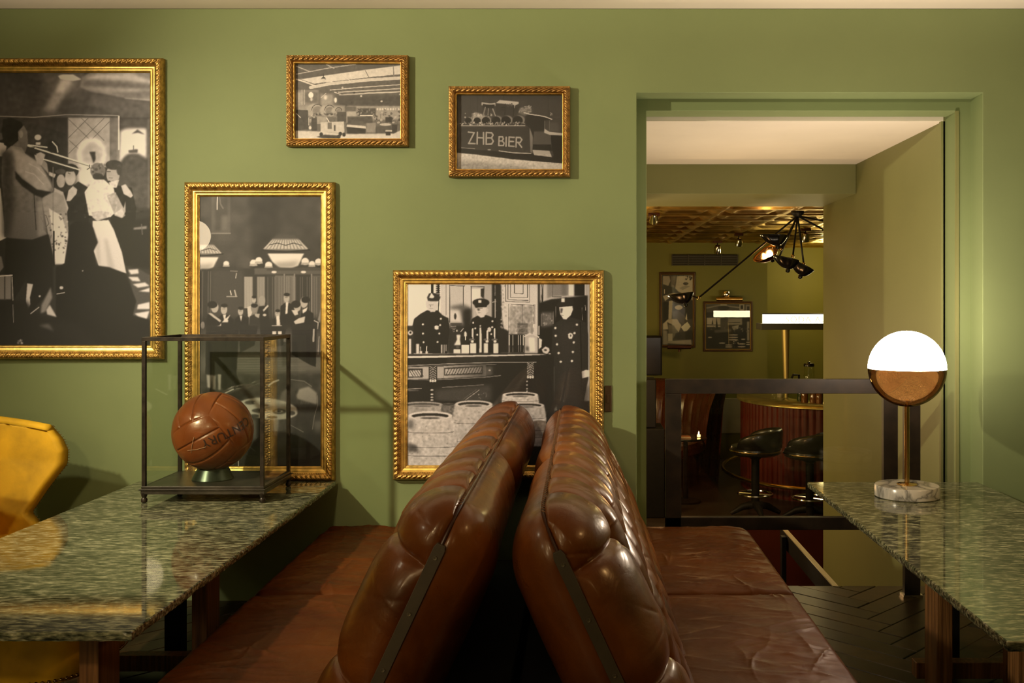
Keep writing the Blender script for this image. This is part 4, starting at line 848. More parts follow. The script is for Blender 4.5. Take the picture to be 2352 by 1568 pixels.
table('grey-green granite table carrying the lit globe lamp', 1.141, 1.996, 2.675, 5.03, 1)

# ---------------------------------------------------------------- display case with a leather ball
X0, X1, Y0, Y1 = -1.965, -1.433, 4.512, 4.915
ZF = TH; ZT = zs(783, 4.51)
c = thing('display_case', 'black steel framed glass display case standing on the left granite table', 'display case', ((X0+X1)/2, (Y0+Y1)/2, ZF))
w = .017
M_case = mat('dark_patina_steel', (.030, .022, .014), .38, metal=.5, var=.4, vscale=30, bump=.1, bscale=80)
zb = ZF+.045
for x in (X0, X1):
    for y in (Y0, Y1):
        MB().box(x-w/2, x+w/2, y-w/2, y+w/2, zb+.03, ZT).build('corner_post', M_case, c, bevel=.001)
        MB().lathe([(.006, 0), (.013, .004), (.014, .016), (.009, .024), (.013, .034), (.013, .046)], (x, y, ZF), 16).build('foot', M_case, c, smooth=True)
for y in (Y0, Y1):
    MB().box(X0-w/2, X1+w/2, y-w/2, y+w/2, ZT, ZT+w).build('top_bar', M_case, c, bevel=.001)
for x in (X0, X1):
    MB().box(x-w/2, x+w/2, Y0+w/2, Y1-w/2, ZT, ZT+w).build('top_bar', M_case, c, bevel=.001)
b = MB().box(X0-.012, X1+.012, Y0-.012, Y1+.012, zb-.005, zb+.013).box(X0-.018, X1+.018, Y0-.018, Y1+.018, zb+.013, zb+.019).box(X0-.010, X1+.010, Y0-.010, Y1+.010, zb+.019, zb+.030)
b.build('tray', mat('worn_dark_tray', (.050, .042, .030), .33, metal=.4, var=.4, vscale=12, bump=.15, bscale=40), c, bevel=.0015)
zg = zb+.030
MB().box(X0+w/2, X1-w/2, Y0-.0015, Y0+.0015, zg, ZT).build('glass_pane', M_glass, c)
MB().box(X0+w/2, X1-w/2, Y1-.0015, Y1+.0015, zg, ZT).build('glass_pane', M_glass, c)
MB().box(X0-.0015, X0+.0015, Y0+w/2, Y1-w/2, zg, ZT).build('glass_pane', M_glass, c)
MB().box(X1-.0015, X1+.0015, Y0+w/2, Y1-w/2, zg, ZT).build('glass_pane', M_glass, c)
MB().box(X0+w/2, X1-w/2, Y0+w/2, Y1-w/2, ZT+.006, ZT+.010).build('glass_pane', M_glass, c)
BX, BY, BR = -1.722, 4.695, .183
BZ = zg+.042+BR
s = thing('ball_stand', 'dark green metal cone ring holding up the leather ball', 'stand', (BX, BY, zg))
MB().lathe([(.080, 0), (.094, 0), (.095, .004), (.070, .052), (.066, .052), (.060, .050), (.078, .006), (.080, 0)], (BX, BY, zg), 48).build('ring', mat('dark_green_metal', (.05, .065, .045), .3, metal=.8), s, smooth=True)

def ball():
    o = thing('leather_ball', 'old brown leather football with lettering inside the glass case', 'football', (BX, BY, BZ-BR))
    nu, nv = 360, 220
    th = np.linspace(0, PI, nv); ph = np.linspace(0, 2*PI, nu, endpoint=False)
    PH, TH_ = np.meshgrid(ph, th, indexing='ij')
    N = np.stack([np.sin(TH_)*np.cos(PH), np.sin(TH_)*np.sin(PH), np.cos(TH_)], -1)
    Rm = np.array((Matrix.Rotation(math.radians(62), 3, 'Y') @ Matrix.Rotation(math.radians(12), 3, 'X') @ Matrix.Rotation(math.radians(20), 3, 'Z')))
    Lc = N @ Rm      # ball frame
    # 18 strips in six groups of three on a cube
    ax = np.argmax(np.abs(Lc), -1); S = np.take_along_axis(Lc, ax[..., None], -1)[..., 0]
    ui = (ax+1) % 3; vi = (ax+2) % 3
    u = np.take_along_axis(Lc, ui[..., None], -1)[..., 0]/np.abs(S); v = np.take_along_axis(Lc, vi[..., None], -1)[..., 0]/np.abs(S)
    a = np.arctan(u)/(PI/4); q = np.arctan(v)/(PI/4)
    edge = np.minimum(1-np.abs(a), 1-np.abs(q)); edge = edge+0.10*np.clip(np.abs(a*q)-.5, 0, 1)
    strip = np.minimum(np.abs(np.abs(q)-.36), 9)
    d = np.minimum(edge, strip)*BR*PI/4
    r = BR*(1-.030*np.exp(-(d/.0035)**2)-.012*np.exp(-(d/.016)))
    P = N*r[..., None]+np.array((BX, BY, BZ))
    m = leather('ball_leather', (.27, .078, .020), (.150, .038, .010), .34, .25)
    grid_mesh('panels', P, m, o, closed_u=True)
    # stamped lettering, wrapped on the sphere
    dark = mat('faded_black_ink', (.035, .014, .008), .5)
    def stamp(txt, size, lon, lat, rot, m_):
        cu = bpy.data.curves.new('t', 'FONT'); cu.body = txt; cu.size = size; cu.align_x = 'CENTER'; cu.align_y = 'CENTER'; cu.resolution_u = 3
        t = bpy.data.objects.new('t', cu); C.objects.link(t); bpy.context.view_layer.update()
        me = bpy.data.meshes.new_from_object(t.evaluated_get(bpy.context.evaluated_depsgraph_get())); bpy.data.objects.remove(t)
        bm = bmesh.new(); bm.from_mesh(me); bmesh.ops.triangulate(bm, faces=bm.faces); bmesh.ops.subdivide_edges(bm, edges=[e for e in bm.edges if e.calc_length() > .012], cuts=2, use_grid_fill=True); bmesh.ops.triangulate(bm, faces=bm.faces)
        for v_ in bm.verts:
            x, y = v_.co.x, v_.co.y; cr, sr = math.cos(rot), math.sin(rot); x, y = x*cr-y*sr, x*sr+y*cr
            A_, B_ = x/BR+lon, y/BR+lat
            v_.co = Vector((BX+math.sin(A_)*math.cos(B_)*BR*1.009, BY-math.cos(A_)*math.cos(B_)*BR*1.009, BZ+math.sin(B_)*BR*1.009))-origin(o)
        bm.to_mesh(me); bm.free(); link_mesh('lettering', me, m_, o, smooth=False)
    stamp('CENTURY', .058, .74, .06, math.radians(180+22), dark)
    b = MB()      # lace stitches
    def sp(lon, lat, k=1.006): return (BX+math.sin(lon)*math.cos(lat)*BR*k, BY-math.cos(lon)*math.cos(lat)*BR*k, BZ+math.sin(lat)*BR*k)
    for seg in (((-.10, -.02), (-.24, -.44)), ((-.34, -.38), (-.05, -.34)), ((-.05, -.34), (.18, -.27))):
        b.tube([sp(seg[0][0]+(seg[1][0]-seg[0][0])*i/6, seg[0][1]+(seg[1][1]-seg[0][1])*i/6) for i in range(7)], .0013, 6)
    b.build('lace', mat('pale_thread', (.42, .24, .13), .6), o, smooth=True)
ball()

# ---------------------------------------------------------------- globe table lamp
LX, LY = 1.520, 4.66
LR = .176; LZ = E-.317
l = thing('globe_lamp', 'lit table lamp with half glass globe, brass stem and marble foot', 'table lamp', (LX, LY, TH))
MB().lathe([(0, 0), (.141, 0), (.146, .004), (.146, .050), (.142, .055), (0, .055)], (LX, LY, TH), 96).build('marble_base', M_marble, l, smooth=True)
MB().lathe([(0, .0551), (.046, .0551), (.046, .059), (.040, .062), (.018, .063), (.013, .066), (0, .066)], (LX, LY, TH), 48).build('collar', M_brass, l, smooth=True)
MB().tube([(LX, LY, TH+.06), (LX, LY, LZ-LR*.93)], .0115, 24).build('stem', M_brass, l, smooth=True)
n = 40
up = [(LR*math.sin(i/n*PI/2), LR*math.cos(i/n*PI/2)) for i in range(n+1)]
g = MB().lathe([(max(r, 1e-6), z) for r, z in up[::-1]][::1], (LX, LY, LZ), 64).build('opal_shade', mat('lit_opal_glass', (1, .9, .75), .3, emis=58, ecol=(1, .83, .66)), l, smooth=True)
low = [(max(1e-6, LR*math.sin(i/n*PI/2)), -LR*math.cos(i/n*PI/2)) for i in range(n+1)]
g2 = MB().lathe(low[1:], (LX, LY, LZ), 64)
mb = glass_mat('smoked_bronze_glass', (.08, .05, .02), (.33, .245, .16), ior=1.5, base_refl=.62, rough=.02)
g2.build('bronze_glass_bowl', mb, l, smooth=True)
MB().lathe([(0, -LR*.925), (.036, -LR*.925), (.036, -LR*.955), (.014, -LR*1.0), (0, -LR*1.0)], (LX, LY, LZ), 32).build('bulb_holder', M_brass, l, smooth=True)

# ---------------------------------------------------------------- mustard velvet chairs
def chair():
    o = thing('velvet_chair', 'mustard velvet wing chair at the left end of the granite table, rounded back showing', 'chair', (0, 0, 0))
    nz, na = 46, 60
    z = np.linspace(.36, .985, nz); t = (z-.36)/(.985-.36)
    # how far the wings reach forwards at each height, narrow at the waist
    reach = np.interp(t, [0, .12, .3, .5, .68, .80, .90, 1], [.30, .20, .13, .22, .31, .325, .31, .27])
    rad = np.interp(t, [0, .3, .7, 1], [.235, .22, .27, .27])
    lean = -.10*t-.04
    outer = []; inner = []
    a = np.linspace(-1, 1, na)
    def shell(off):
        P = np.zeros((nz, na, 3))
        for i in range(nz):
            r = rad[i]-off
            arc = r*PI/2; tot = arc+reach[i]
            for j, q in enumerate(a):
                s = q*tot
                if abs(s) <= arc: x = -r*math.cos(s/r); y = r*math.sin(s/r)
                else: x = abs(s)-arc; y = math.copysign(r, s)
                P[i, j] = (x+lean[i]-.02, y, z[i]-t[i]**2*.05*max(0, (abs(s)-arc*.2)/(tot-arc*.2))**2.2-(off*.3 if i == nz-1 else 0))
        return P
    Po, Pi = shell(0), shell(.055)
    tuft = .012*np.cos(np.linspace(0, PI*7, na))[None, :]*np.sin(np.linspace(0, PI, nz))[:, None]
    Pi[..., 0] += tuft
    mid = (Po+Pi)/2; rim_top = mid.copy()
    # closed loop profile: outer, rounded rim, inner
    k = 6; layers = [Po]
    for i in range(1, k):
        layers.append(None)
    full = np.concatenate([Po, Pi[::-1]], 0)
    top = np.stack([Po[-1]*(1-f)+Pi[-1]*f+np.array((0, 0, .022*math.sin(PI*f))) for f in (.2, .4, .6, .8)])
    full = np.concatenate([Po, top, Pi[::-1]], 0)
    # close the front edges of the wings
    e0 = np.stack([full[:, 0]], 1); e1 = np.stack([full[:, -1]], 1)
    bk = grid_mesh('backrest', full, M_velvet, o)
    bm = bmesh.new(); bm.from_mesh(bk.data)
    m_ = full.shape[0]
    bm.verts.ensure_lookup_table()
    for col in (0, na-1):
        for i in range(m_//2):
            v = [bm.verts[i*na+col], bm.verts[(i+1)*na+col], bm.verts[(m_-2-i)*na+col], bm.verts[(m_-1-i)*na+col]]
            if len(set(v)) == 4:
                try: bm.faces.new(v)
                except ValueError: pass
    bmesh.ops.recalc_face_normals(bm, faces=bm.faces); bm.to_mesh(bk.data); bm.free(); bk.data.shade_smooth()
    b = MB()     # nailheads round the edge of the back
    for j in range(0, na, 1): b.lathe([(0, .003), (.0035, .002), (.005, 0)], Po[-1, j]+np.array((0, 0, .004)), 8)
    for i in range(0, nz, 1):
        for col in (0, na-1): b.lathe([(0, .003), (.0035, .002), (.005, 0)], Po[i, col]+np.array((.004, 0, 0)), 8)
    b.build('nailhead_trim', M_nail, bk, smooth=True)['kind'] = 'stuff'
    # seat cushion
    n = 40; P = np.zeros((n, n, 3))
    U, V = np.meshgrid(np.linspace(-1, 1, n), np.linspace(-1, 1, n), indexing='ij')
    for sgn, nm in ((1, 'seat'),):
        pass
    ang = np.linspace(0, 2*PI, 64, endpoint=False)
    prof = [(0, .455), (.6, .455), (.86, .448), (.97, .425), (1.0, .39), (1.0, .30), (.97, .272), (0, .27)]
    prof = [(0, .452), (.3, .454), (.6, .452), (.86, .442), (.97, .420), (1.0, .385), (1.0, .33), (.985, .275), (.95, .268), (0, .268)]
    P = np.zeros((64, len(prof), 3))
    for i, t_ in enumerate(ang):
        c_, s_ = math.cos(t_), math.sin(t_); e = 3.2
        rr = (abs(c_)**e+abs(s_)**e)**(-1/e)
        for j, (r, zz) in enumerate(prof):
            pin = 1-.05*max(0, math.cos(6*t_))**8*(1 if .2 < r else 0)
            P[i, j] = (.10+.31*rr*c_*r*pin, .28*rr*s_*r*pin, zz)
    seat = grid_mesh('seat', P, M_velvet, o, closed_u=True)
    b = MB()
    for i in range(120):
        t_ = 2*PI*i/120; c_, s_ = math.cos(t_), math.sin(t_); rr = (abs(c_)**3.2+abs(s_)**3.2)**(-1/3.2)
        b.lathe([(0, .006), (.004, .004), (.006, 0)], (0, 0, 0), 8, M=Matrix.Translation((.10+.313*rr*c_, .283*rr*s_, .285)) @ Matrix.Rotation(t_, 4, 'Z') @ Matrix.Rotation(PI/2, 4, 'Y'))
    b.build('nailhead_trim', M_nail, seat, smooth=True)['kind'] = 'stuff'
    for sx in (-.14, .34):
        for sy in (-.21, .21):
            MB().tube([(sx*.8+.02, sy*.85, .28), (sx, sy, 0)], [.022, .013], 12).build('leg', M_blackgloss, o, smooth=True)
    return o
ch = chair()
ch.location = (-2.62, 4.46, 0); ch.rotation_euler = (0, 0, math.radians(-6))
# low stool of the same velvet, pushed under the near end of the left table
o = thing('velvet_stool', 'mustard velvet nailhead trimmed stool pushed under the near end of the left table', 'stool', (0, 0, 0))
for q in [x for x in bpy.data.objects if x.parent == ch and (x.name.startswith('seat') or x.name.startswith('leg'))]:
    c = q.copy(); C.objects.link(c); c.parent = o
    for q2 in [x for x in bpy.data.objects if x.parent == q]:
        c2 = q2.copy(); C.objects.link(c2); c2.parent = c
o.location = (-2.06, 3.52, 0); o.rotation_euler = (0, 0, 0)

# ---------------------------------------------------------------- tufted leather sofas, back to back
def backrest(o, side, xr, ztop, y0, y1, label=None):
    a = math.radians(25); H = .78
    w_dir = np.array((side*math.sin(a), 0, -math.cos(a))); n_dir = np.array((side*math.cos(a), 0, math.sin(a)))
    def half(front):
        T = .128 if front else .140
        Rw, Re = .17, .20
        # parameter lines, dense near the rounded borders
        Ly, Lw = y1-y0, H
        def cosmap(R, n): return R*(1-np.cos(np.linspace(0, PI/2, n)))
        ys = np.concatenate([cosmap(Re, 60)[:-1], np.linspace(Re, Ly-Re, 430), Ly-cosmap(Re, 40)[::-1][1:]])
        ws = np.concatenate([cosmap(Rw, 60)[:-1], np.linspace(Rw, Lw, 150)])
        Yv, Wv = np.meshgrid(ys, ws, indexing='ij')
        fy = np.sqrt(np.clip(1-np.clip(1-np.minimum(Yv, Ly-Yv)/Re, 0, 1)**2, 0, 1))
        fw = np.sqrt(np.clip(1-np.clip(1-Wv/Rw, 0, 1)**2, 0, 1))
        t = T*fy*fw*(1+.10*np.sin(PI*np.clip(Wv/Lw, 0, 1)))
        # round the corners of the outline
        Rc = .13
        Ym, Wm = Yv.copy(), Wv.copy()
        for far in (0, 1):
            Yd = (Ly-Yv) if far else Yv
            A_ = np.clip(1-Yd/Rc, 0, 1); B_ = np.clip(1-Wv/Rc, 0, 1); k = (A_ > 0) & (B_ > 0)
            A2 = A_*np.sqrt(1-B_**2/2); B2 = B_*np.sqrt(1-A_**2/2)
            Yn = (1-A2)*Rc; Wn = (1-B2)*Rc
            Ym = np.where(k, Ly-Yn if far else Yn, Ym); Wm = np.where(k, Wn, Wm)
        # arc length coordinates used by the tufting
        sw = np.where(Wv < Rw, T*np.arccos(np.clip(1-Wv/Rw, -1, 1))*1.05, T*PI/2*1.05+(Wv-Rw))
        sy = np.where(Yv < Re, T*np.arccos(np.clip(1-Yv/Re, -1, 1)), T*PI/2+(Yv-Re))
        P = np.stack([np.full(Yv.shape, float(xr)), y0+Ym, np.full(Yv.shape, float(ztop))], -1)+Wm[..., None]*w_dir
        sgn = 1 if front else -1
        P = P+sgn*t[..., None]*n_dir
        # surface normals
        dU = np.gradient(P, axis=0); dV = np.gradient(P, axis=1); N = np.cross(dU, dV); N /= np.linalg.norm(N, axis=-1, keepdims=True)+1e-9
        out = sgn*n_dir; flip = np.sign((N*out).sum(-1)); flip = np.where(flip == 0, 1, flip)
        N = N*np.where(np.abs((N*out).sum(-1)) > .02, flip, flip)[..., None]
        if front:
            Pp, Q, S1, U0 = .25, .175, .205, .27
            U = sy-U0; S = sw-S1
            dist = np.full(U.shape, 9.0); 
            wob = .012*np.sin(U*9+2*np.sin(S*7))
            up_ = S < 0
            fr = (U+wob)/Pp; dl = np.abs(fr-np.round(fr))*Pp; dl = np.where(np.round(fr) < 0, 9, dl)
            dist = np.where(up_ & (U > -Pp*.5), dl, dist)
            A_ = U/Pp+S/(2*Q); B_ = U/Pp-S/(2*Q)
            da = np.abs(A_-np.round(A_)); db = np.abs(B_-np.round(B_)); dd = np.minimum(da, db)*Pp*.85
            dist = np.where((~up_) & (U > 0), dd, dist)
            row = np.round(np.clip(S, 0, 9)/(2*Q))*2*Q; dn = np.abs(S-row)
            near = np.hypot(dn, 0)
            dist = np.where(U <= 0, np.minimum(near, np.where(up_, dist, 9)), dist)
            bu = np.round(fr)*Pp; btn = np.hypot(U-np.clip(bu, 0, 99), S)
            for rr in range(1, 5):
                off = (rr % 2)*Pp/2; bu2 = np.clip(np.round((U-off)/Pp), 0, 99)*Pp+off; btn = np.minimum(btn, np.hypot(U-bu2, S-rr*Q))
            fade = np.clip(sw/.02, 0, 1)*np.clip(sy/.04, 0, 1)
            wk = np.where(U <= 0, .7, 1.0)
            disp = ((-.030*np.exp(-dist/.009)-.018*np.exp(-(dist/.052)**2))*wk-.040*np.exp(-(btn/.040)**2)+.012)*fade
            # creasing that radiates over the puffs
            rng = np.random.RandomState(5 if side > 0 else 8)
            for _ in range(120):
                cu, cs, ang, ln = rng.uniform(0, Ly), rng.uniform(0, .9), rng.uniform(-1.2, 1.2), rng.uniform(.04, .13)
                du = (sy-cu)*math.cos(ang)+(sw-cs)*math.sin(ang); dv = -(sy-cu)*math.sin(ang)+(sw-cs)*math.cos(ang)+.15*du*du/ln*.5
                disp += rng.uniform(-.0030, .0014)*np.exp(-(du/ln)**2)*np.exp(-np.abs(dv)/.005)
        else:
            fold = np.abs(y0+Ym-3.62)+.0*Yv
            disp = -.045*np.exp(-fold/.035)*np.clip(sw/.02, 0, 1)*np.interp(sw, [0, .1, .5, .9], [.6, 1, 1, .7])-.03*np.exp(-(fold/.13)**2)
            disp += .004*np.sin(sy*6+sw*3)*np.clip(sw/.1, 0, 1)
        lip = -.010*np.exp(-np.minimum(sw, sy)/.009)
        disp = disp+lip
        bd = np.zeros(disp.shape); bd[0, :] = 1; bd[-1, :] = 1; bd[:, 0] = 1
        disp = np.where(bd > 0, 0, disp)
        return P+N*disp[..., None], ys, ws
    F_, ys, ws = half(True); B_, _, _ = half(False)
    # join front and rear at the ridge and down both ends into one skin
    fr = grid_mesh('backrest', F_, M_back, o)
    me = fr.data; org = np.array(origin(o))
    nu, nv = F_.shape[:2]
    co = np.concatenate([F_.reshape(-1, 3), B_.reshape(-1, 3)])-org
    I, J = np.meshgrid(np.arange(nu-1), np.arange(nv-1), indexing='ij')
    q1 = np.stack([I*nv+J, (I+1)*nv+J, (I+1)*nv+J+1, I*nv+J+1], -1).reshape(-1, 4); q2 = q1[:, ::-1]+nu*nv
    me2 = bpy.data.meshes.new('backrest'); q = np.concatenate([q1, q2] if side > 0 else [q1[:, ::-1], q2[:, ::-1]]).astype(np.int32)
    me2.vertices.add(len(co)); me2.vertices.foreach_set('co', co.astype(np.float32).ravel())
    me2.loops.add(q.size); me2.loops.foreach_set('vertex_index', q.ravel()); me2.polygons.add(len(q)); me2.polygons.foreach_set('loop_start', np.arange(0, q.size, 4, dtype=np.int32))
    me2.update(calc_edges=True); me2.validate(); fr.data = me2; me2.materials.append(M_back)
    bm = bmesh.new(); bm.from_mesh(me2); bmesh.ops.remove_doubles(bm, verts=bm.verts, dist=.00005); bmesh.ops.recalc_face_normals(bm, faces=bm.faces); bm.to_mesh(me2); bm.free(); me2.shade_smooth()
    # piping along the ridge and down the near end
    path = []
    for i in range(nu-1, -1, -6): path.append(F_[i, 0])
    for j in range(0, nv, 5): path.append(F_[0, j])
    path = [Vector(p) for p in path]
    MB().tube(path, .0042, 8).build('piping', mat('dark_leather_piping', (.045, .014, .006), .4), fr, smooth=True)
    b = MB()
    for i in range(30, nu-40, 5):
        p = Vector(F_[i, 0]); b.box(-.006, .006, -.0012, .0012, .003, .0052, M=Matrix.Translation(p) @ Matrix.Rotation(side*.4, 4, 'Y'))
    b.build('stitching', mat('tan_thread', (.25, .12, .05), .7), fr)['kind'] = 'stuff'
    # steel strip with screws down the near end
    w0, w1 = .095, H-.01
    e1 = Vector(w_dir); e2 = Vector(n_dir); st = Vector((xr, y0, ztop))
    b = MB(); vs = []; hw = .015
    for wv, sc in ((w0, .7), (w0+.012, 1), (w1, 1)):
        for s_ in (-1, 1):
            for yy in (-.006, .010): vs.append(st+e1*wv+e2*(s_*hw*sc)+Vector((0, yy, 0)))
    fs = []
    for k in (0, 1):
        o4 = k*4; fs += [(o4, o4+4, o4+6, o4+2), (o4+1, o4+3, o4+7, o4+5), (o4, o4+1, o4+5, o4+4), (o4+2, o4+6, o4+7, o4+3)]
    fs += [(0, 2, 3, 1), (8, 9, 11, 10)]
    strip = b.add(vs, fs).build('edge_strip', mat('drab_brown_strip', (.060, .045, .026), .5, var=.1, vscale=20), fr, bevel=.001)
    for k in range(5):
        p = st+e1*(w0+.035+k*.150)+Vector((0, -.0065, 0))
        Mx = Matrix.Translation(p) @ Matrix.Rotation(PI/2, 4, 'X')
        MB().lathe([(0, .0006), (.0022, .0006), (.0024, .0022), (.0048, .0024), (.0052, 0)], (0, 0, 0), 16, M=Mx).build('screw', mat('worn_screw', (.32, .27, .2), .35, metal=.9), strip, smooth=True)
    return fr

def cushion(o, x0, x1, y0, y1, z1, seed, rc, t=.17, name='seat_cushion'):
    rng = np.random.RandomState(seed); R = .035
    nx, ny = 150, 190
    def m(a, b, n):
        e = R*(1-np.cos(np.linspace(0, PI/2, 9))); return np.concatenate([a+e[:-1], np.linspace(a+R, b-R, n), b-e[::-1][1:]])
    X, Y = np.meshgrid(m(x0, x1, nx), m(y0, y1, ny), indexing='ij')
    dx = np.minimum(X-x0, x1-X); dy = np.minimum(Y-y0, y1-Y)
    z = z1-R+R*np.sqrt(np.clip(1-np.clip(1-dx/R, 0, 1)**2, 0, 1))*np.sqrt(np.clip(1-np.clip(1-dy/R, 0, 1)**2, 0, 1))
    inside = np.clip(np.minimum(dx, dy)/.10, 0, 1)
    z = z+.012*inside**.5-.006
    for _ in range(5):
        cx, cy, s = rng.uniform(x0, x1), rng.uniform(y0, y1), rng.uniform(.12, .3); z += rng.uniform(-.008, .006)*np.exp(-((X-cx)**2+(Y-cy)**2)/s**2)*inside
    outer = x1 if rc > 0 else x0
    for k in range(95):     # wrinkles, most of them running in from the worn outer edge
        near = rng.rand() < .7
        cx = outer-math.copysign(1, rc)*rng.uniform(.02, .34) if near else rng.uniform(x0, x1); cy = rng.uniform(y0, y1)
        ang = rng.uniform(-.55, .55)+(PI/2 if rng.rand() < .12 else 0); ln = rng.uniform(.04, .17); wd = rng.uniform(.006, .016)
        u = (X-cx)*math.cos(ang)+(Y-cy)*math.sin(ang); v = -(X-cx)*math.sin(ang)+(Y-cy)*math.cos(ang)+rng.uniform(-1.6, 1.6)*u*u
        z += rng.uniform(.002, .0070)*np.exp(-(u/ln)**2)*np.exp(-np.abs(v)/wd)*np.clip(np.minimum(dx, dy)/.03, 0, 1)
    # rounded outer far corner
    if abs(rc) > .01:
        r = abs(rc); cx_ = outer-math.copysign(r, rc)
        qx = (X-cx_)*math.copysign(1, rc)/r; qy = (Y-(y1-r))/r; k = (qx > 0) & (qy > 0)
        qx2 = qx*np.sqrt(np.clip(1-qy**2/2, 0, 1)); qy2 = qy*np.sqrt(np.clip(1-qx**2/2, 0, 1))
        X = np.where(k, cx_+qx2*r*math.copysign(1, rc), X); Y = np.where(k, (y1-r)+qy2*r, Y)
    P = np.stack([X, Y, z], -1)
    # skirt down the sides
    ring = [(i, 0) for i in range(P.shape[0])]+[(P.shape[0]-1, j) for j in range(1, P.shape[1])]+[(i, P.shape[1]-1) for i in range(P.shape[0]-2, -1, -1)]+[(0, j) for j in range(P.shape[1]-2, 0, -1)]
    s = grid_mesh(name, P, M_seat, o)
    bm = bmesh.new(); bm.from_mesh(s.data); bm.verts.ensure_lookup_table(); nv = P.shape[1]
    top = [bm.verts[i*nv+j] for i, j in ring]; prev = top
    for dz in (.03, .07, .11, t):
        cur = [bm.verts.new((v.co.x, v.co.y, z1-dz-R*.6-origin(o).z)) for v in top]
        for i in range(len(top)): bm.faces.new((prev[i], prev[(i+1) % len(top)], cur[(i+1) % len(top)], cur[i]))
        prev = cur
    bm.faces.new(prev); bmesh.ops.recalc_face_normals(bm, faces=bm.faces); bm.to_mesh(s.data); bm.free(); s.data.shade_smooth()
    return s

def sofa(label, side, xr, ztop, yn, yf, x_out, yb0):
    a = math.radians(25); zs_ = .386
    xb = xr+side*math.sin(a)*(ztop-zs_)/math.cos(a)
    o = thing('leather_sofa', label, 'sofa', ((x_out+xb)/2, (yn+yf)/2, 0), 'back to back tufted leather sofas')
    backrest(o, side, xr, ztop, yn, yf)
    x0, x1 = sorted((x_out, xb+side*.06))
    for k, (a0, a1) in enumerate(((3.925, 5.095), (2.52, 3.915))):
        cushion(o, x0, x1, a0, a1, zs_, 11+k+(7 if side > 0 else 0), side*(.13 if k == 0 else .03))
    MB().box(x0+.05 if side < 0 else -.21, x1-.04 if side > 0 else -.235, 2.60, 5.05, .05, .225).build('base', mat('base_gap_shade', (.008, .004, .003), .7), o, bevel=.01)  # base widened into the gap, near black to stand for the shade there
    for xx in (x0+.09, x1-.09):
        for yy in (2.65, 4.95): MB().lathe([(.02, 0), (.028, .01), (.03, .05)], (xx, yy, 0), 20).build('foot', M_blackgloss, o, smooth=True)
    return o
sofa('brown tufted leather sofa facing left, back leaning against the other', -1, -.298, 1.022, 2.44, 5.02, -1.29, 2.5)
sofa('brown tufted leather sofa facing right towards the globe lamp table', 1, -.098, 1.000, 2.46, 5.02, .85, 2.5)
# ---------------------------------------------------------------- the bar room beyond
M_gilt2 = mat('dull_gilt', (.55, .30, .05), .35, metal=.7)
GF = 'small framed photographs on the far olive wall'
picture('framed_picture', 'tall narrow framed photograph on the far wall behind the lamp arm', 'picture', 1514, 1597, 625, 798, 6, .04, 'narrow', art_far_tall(), d=13.5, step=.7, group=GF, nstep=.03, mo=mat('walnut_frame', (.09, .035, .008), .4), mi=M_gilt2, gain=1.4, tint=(1, .85, .6))
picture('framed_picture', 'square gilt framed photograph on the far wall under a brass picture light', 'picture', 1615, 1728, 692, 807, 6, .04, 'narrow', art_far_square(), d=13.5, step=.7, group=GF, nstep=.03, mo=mat('walnut_frame'), mi=mat('bright_gilt', (.8, .5, .08), .3, metal=.6), gain=1.3, tint=(1, .85, .6))
def tube_px(b, pts, r): return b.tube([at(*p) for p in pts], r, 10)
p = thing('picture_light', 'brass picture light above the square photograph on the far wall', 'picture light', at(1675, 690, 13.5))
MB().tube([at(1645, 687, 13.36), at(1705, 687, 13.36)], .028, 14).build('shade', M_brass, p, smooth=True)
MB().lathe([(0, .05), (.05, .04), (.062, 0), (.05, -.03), (0, -.04)], at(1667, 676, 13.42), 20).build('knuckle', M_chrome, p, smooth=True)
p = thing('picture_light', 'dark picture light fixed below the tall photograph on the far wall', 'picture light', at(1560, 797, 13.5))
MB().tube([at(1533, 797, 13.38), at(1587, 797, 13.38)], .026, 14).build('shade', mat('dark_copper', (.12, .05, .03), .3, metal=.8), p, smooth=True)
MB().tube([at(1560, 797, 13.44), at(1560, 808, 13.44)], .014, 10).build('stem', mat('dark_copper'), p, smooth=True)
v = thing('air_vent', 'long dark slotted air vent high on the far olive wall', 'vent', at(1618, 610, 13.5))
x0, x1, z0, z1 = xs(1543, 13.5), xs(1693, 13.5), zs(610, 13.5), zs(585, 13.5)
MB().box(x0, x1, 13.47, 13.5, z0, z1).build('grille_box', mat('vent_dark', (.035, .028, .012), .6), v)
b = MB()
for k in range(6): b.box(x0, x1, 13.45, 13.47, z0+k*.024, z0+k*.024+.010)
for k in range(5): b.box(x0+k*(x1-x0)/4-.006, x0+k*(x1-x0)/4+.006, 13.445, 13.47, z0, z1)
b.build('slats', mat('vent_slat', (.07, .055, .022), .5), v)
s = thing('wall_speaker', 'black box speaker on the far wall by the left edge of the opening', 'speaker', at(1500, 862, 12.2))
MB().box(xs(1470, 12.2), xs(1521, 12.2), 12.2, 12.5, zs(862, 12.2), zs(772, 12.2)).build('cabinet', M_black, s, bevel=.01)
MB().box(xs(1474, 12.2), xs(1517, 12.2), 12.19, 12.2, zs(858, 12.2), zs(776, 12.2)).build('grille', M_blackgloss, s)
MB().box(xs(1495, 12.2), xs(1505, 12.2), 12.5, 13.5, zs(825, 12.2), zs(815, 12.2)).build('bracket', M_black, s)
s = thing('service_cabinet', 'tall black cabinet seen between the wall opening and the railing', 'cabinet', (xs(1490, 9.8), 9.9, -.6))
MB().box(xs(1420, 9.8), xs(1527, 9.8), 9.8, 10.3, -.6, zs(985, 9.8)).build('body', M_black, s, bevel=.01)
MB().box(xs(1420, 9.8), xs(1509, 9.8), 9.9, 10.2, zs(985, 9.8), zs(873, 9.8)).build('top_box', M_black, s, bevel=.01)

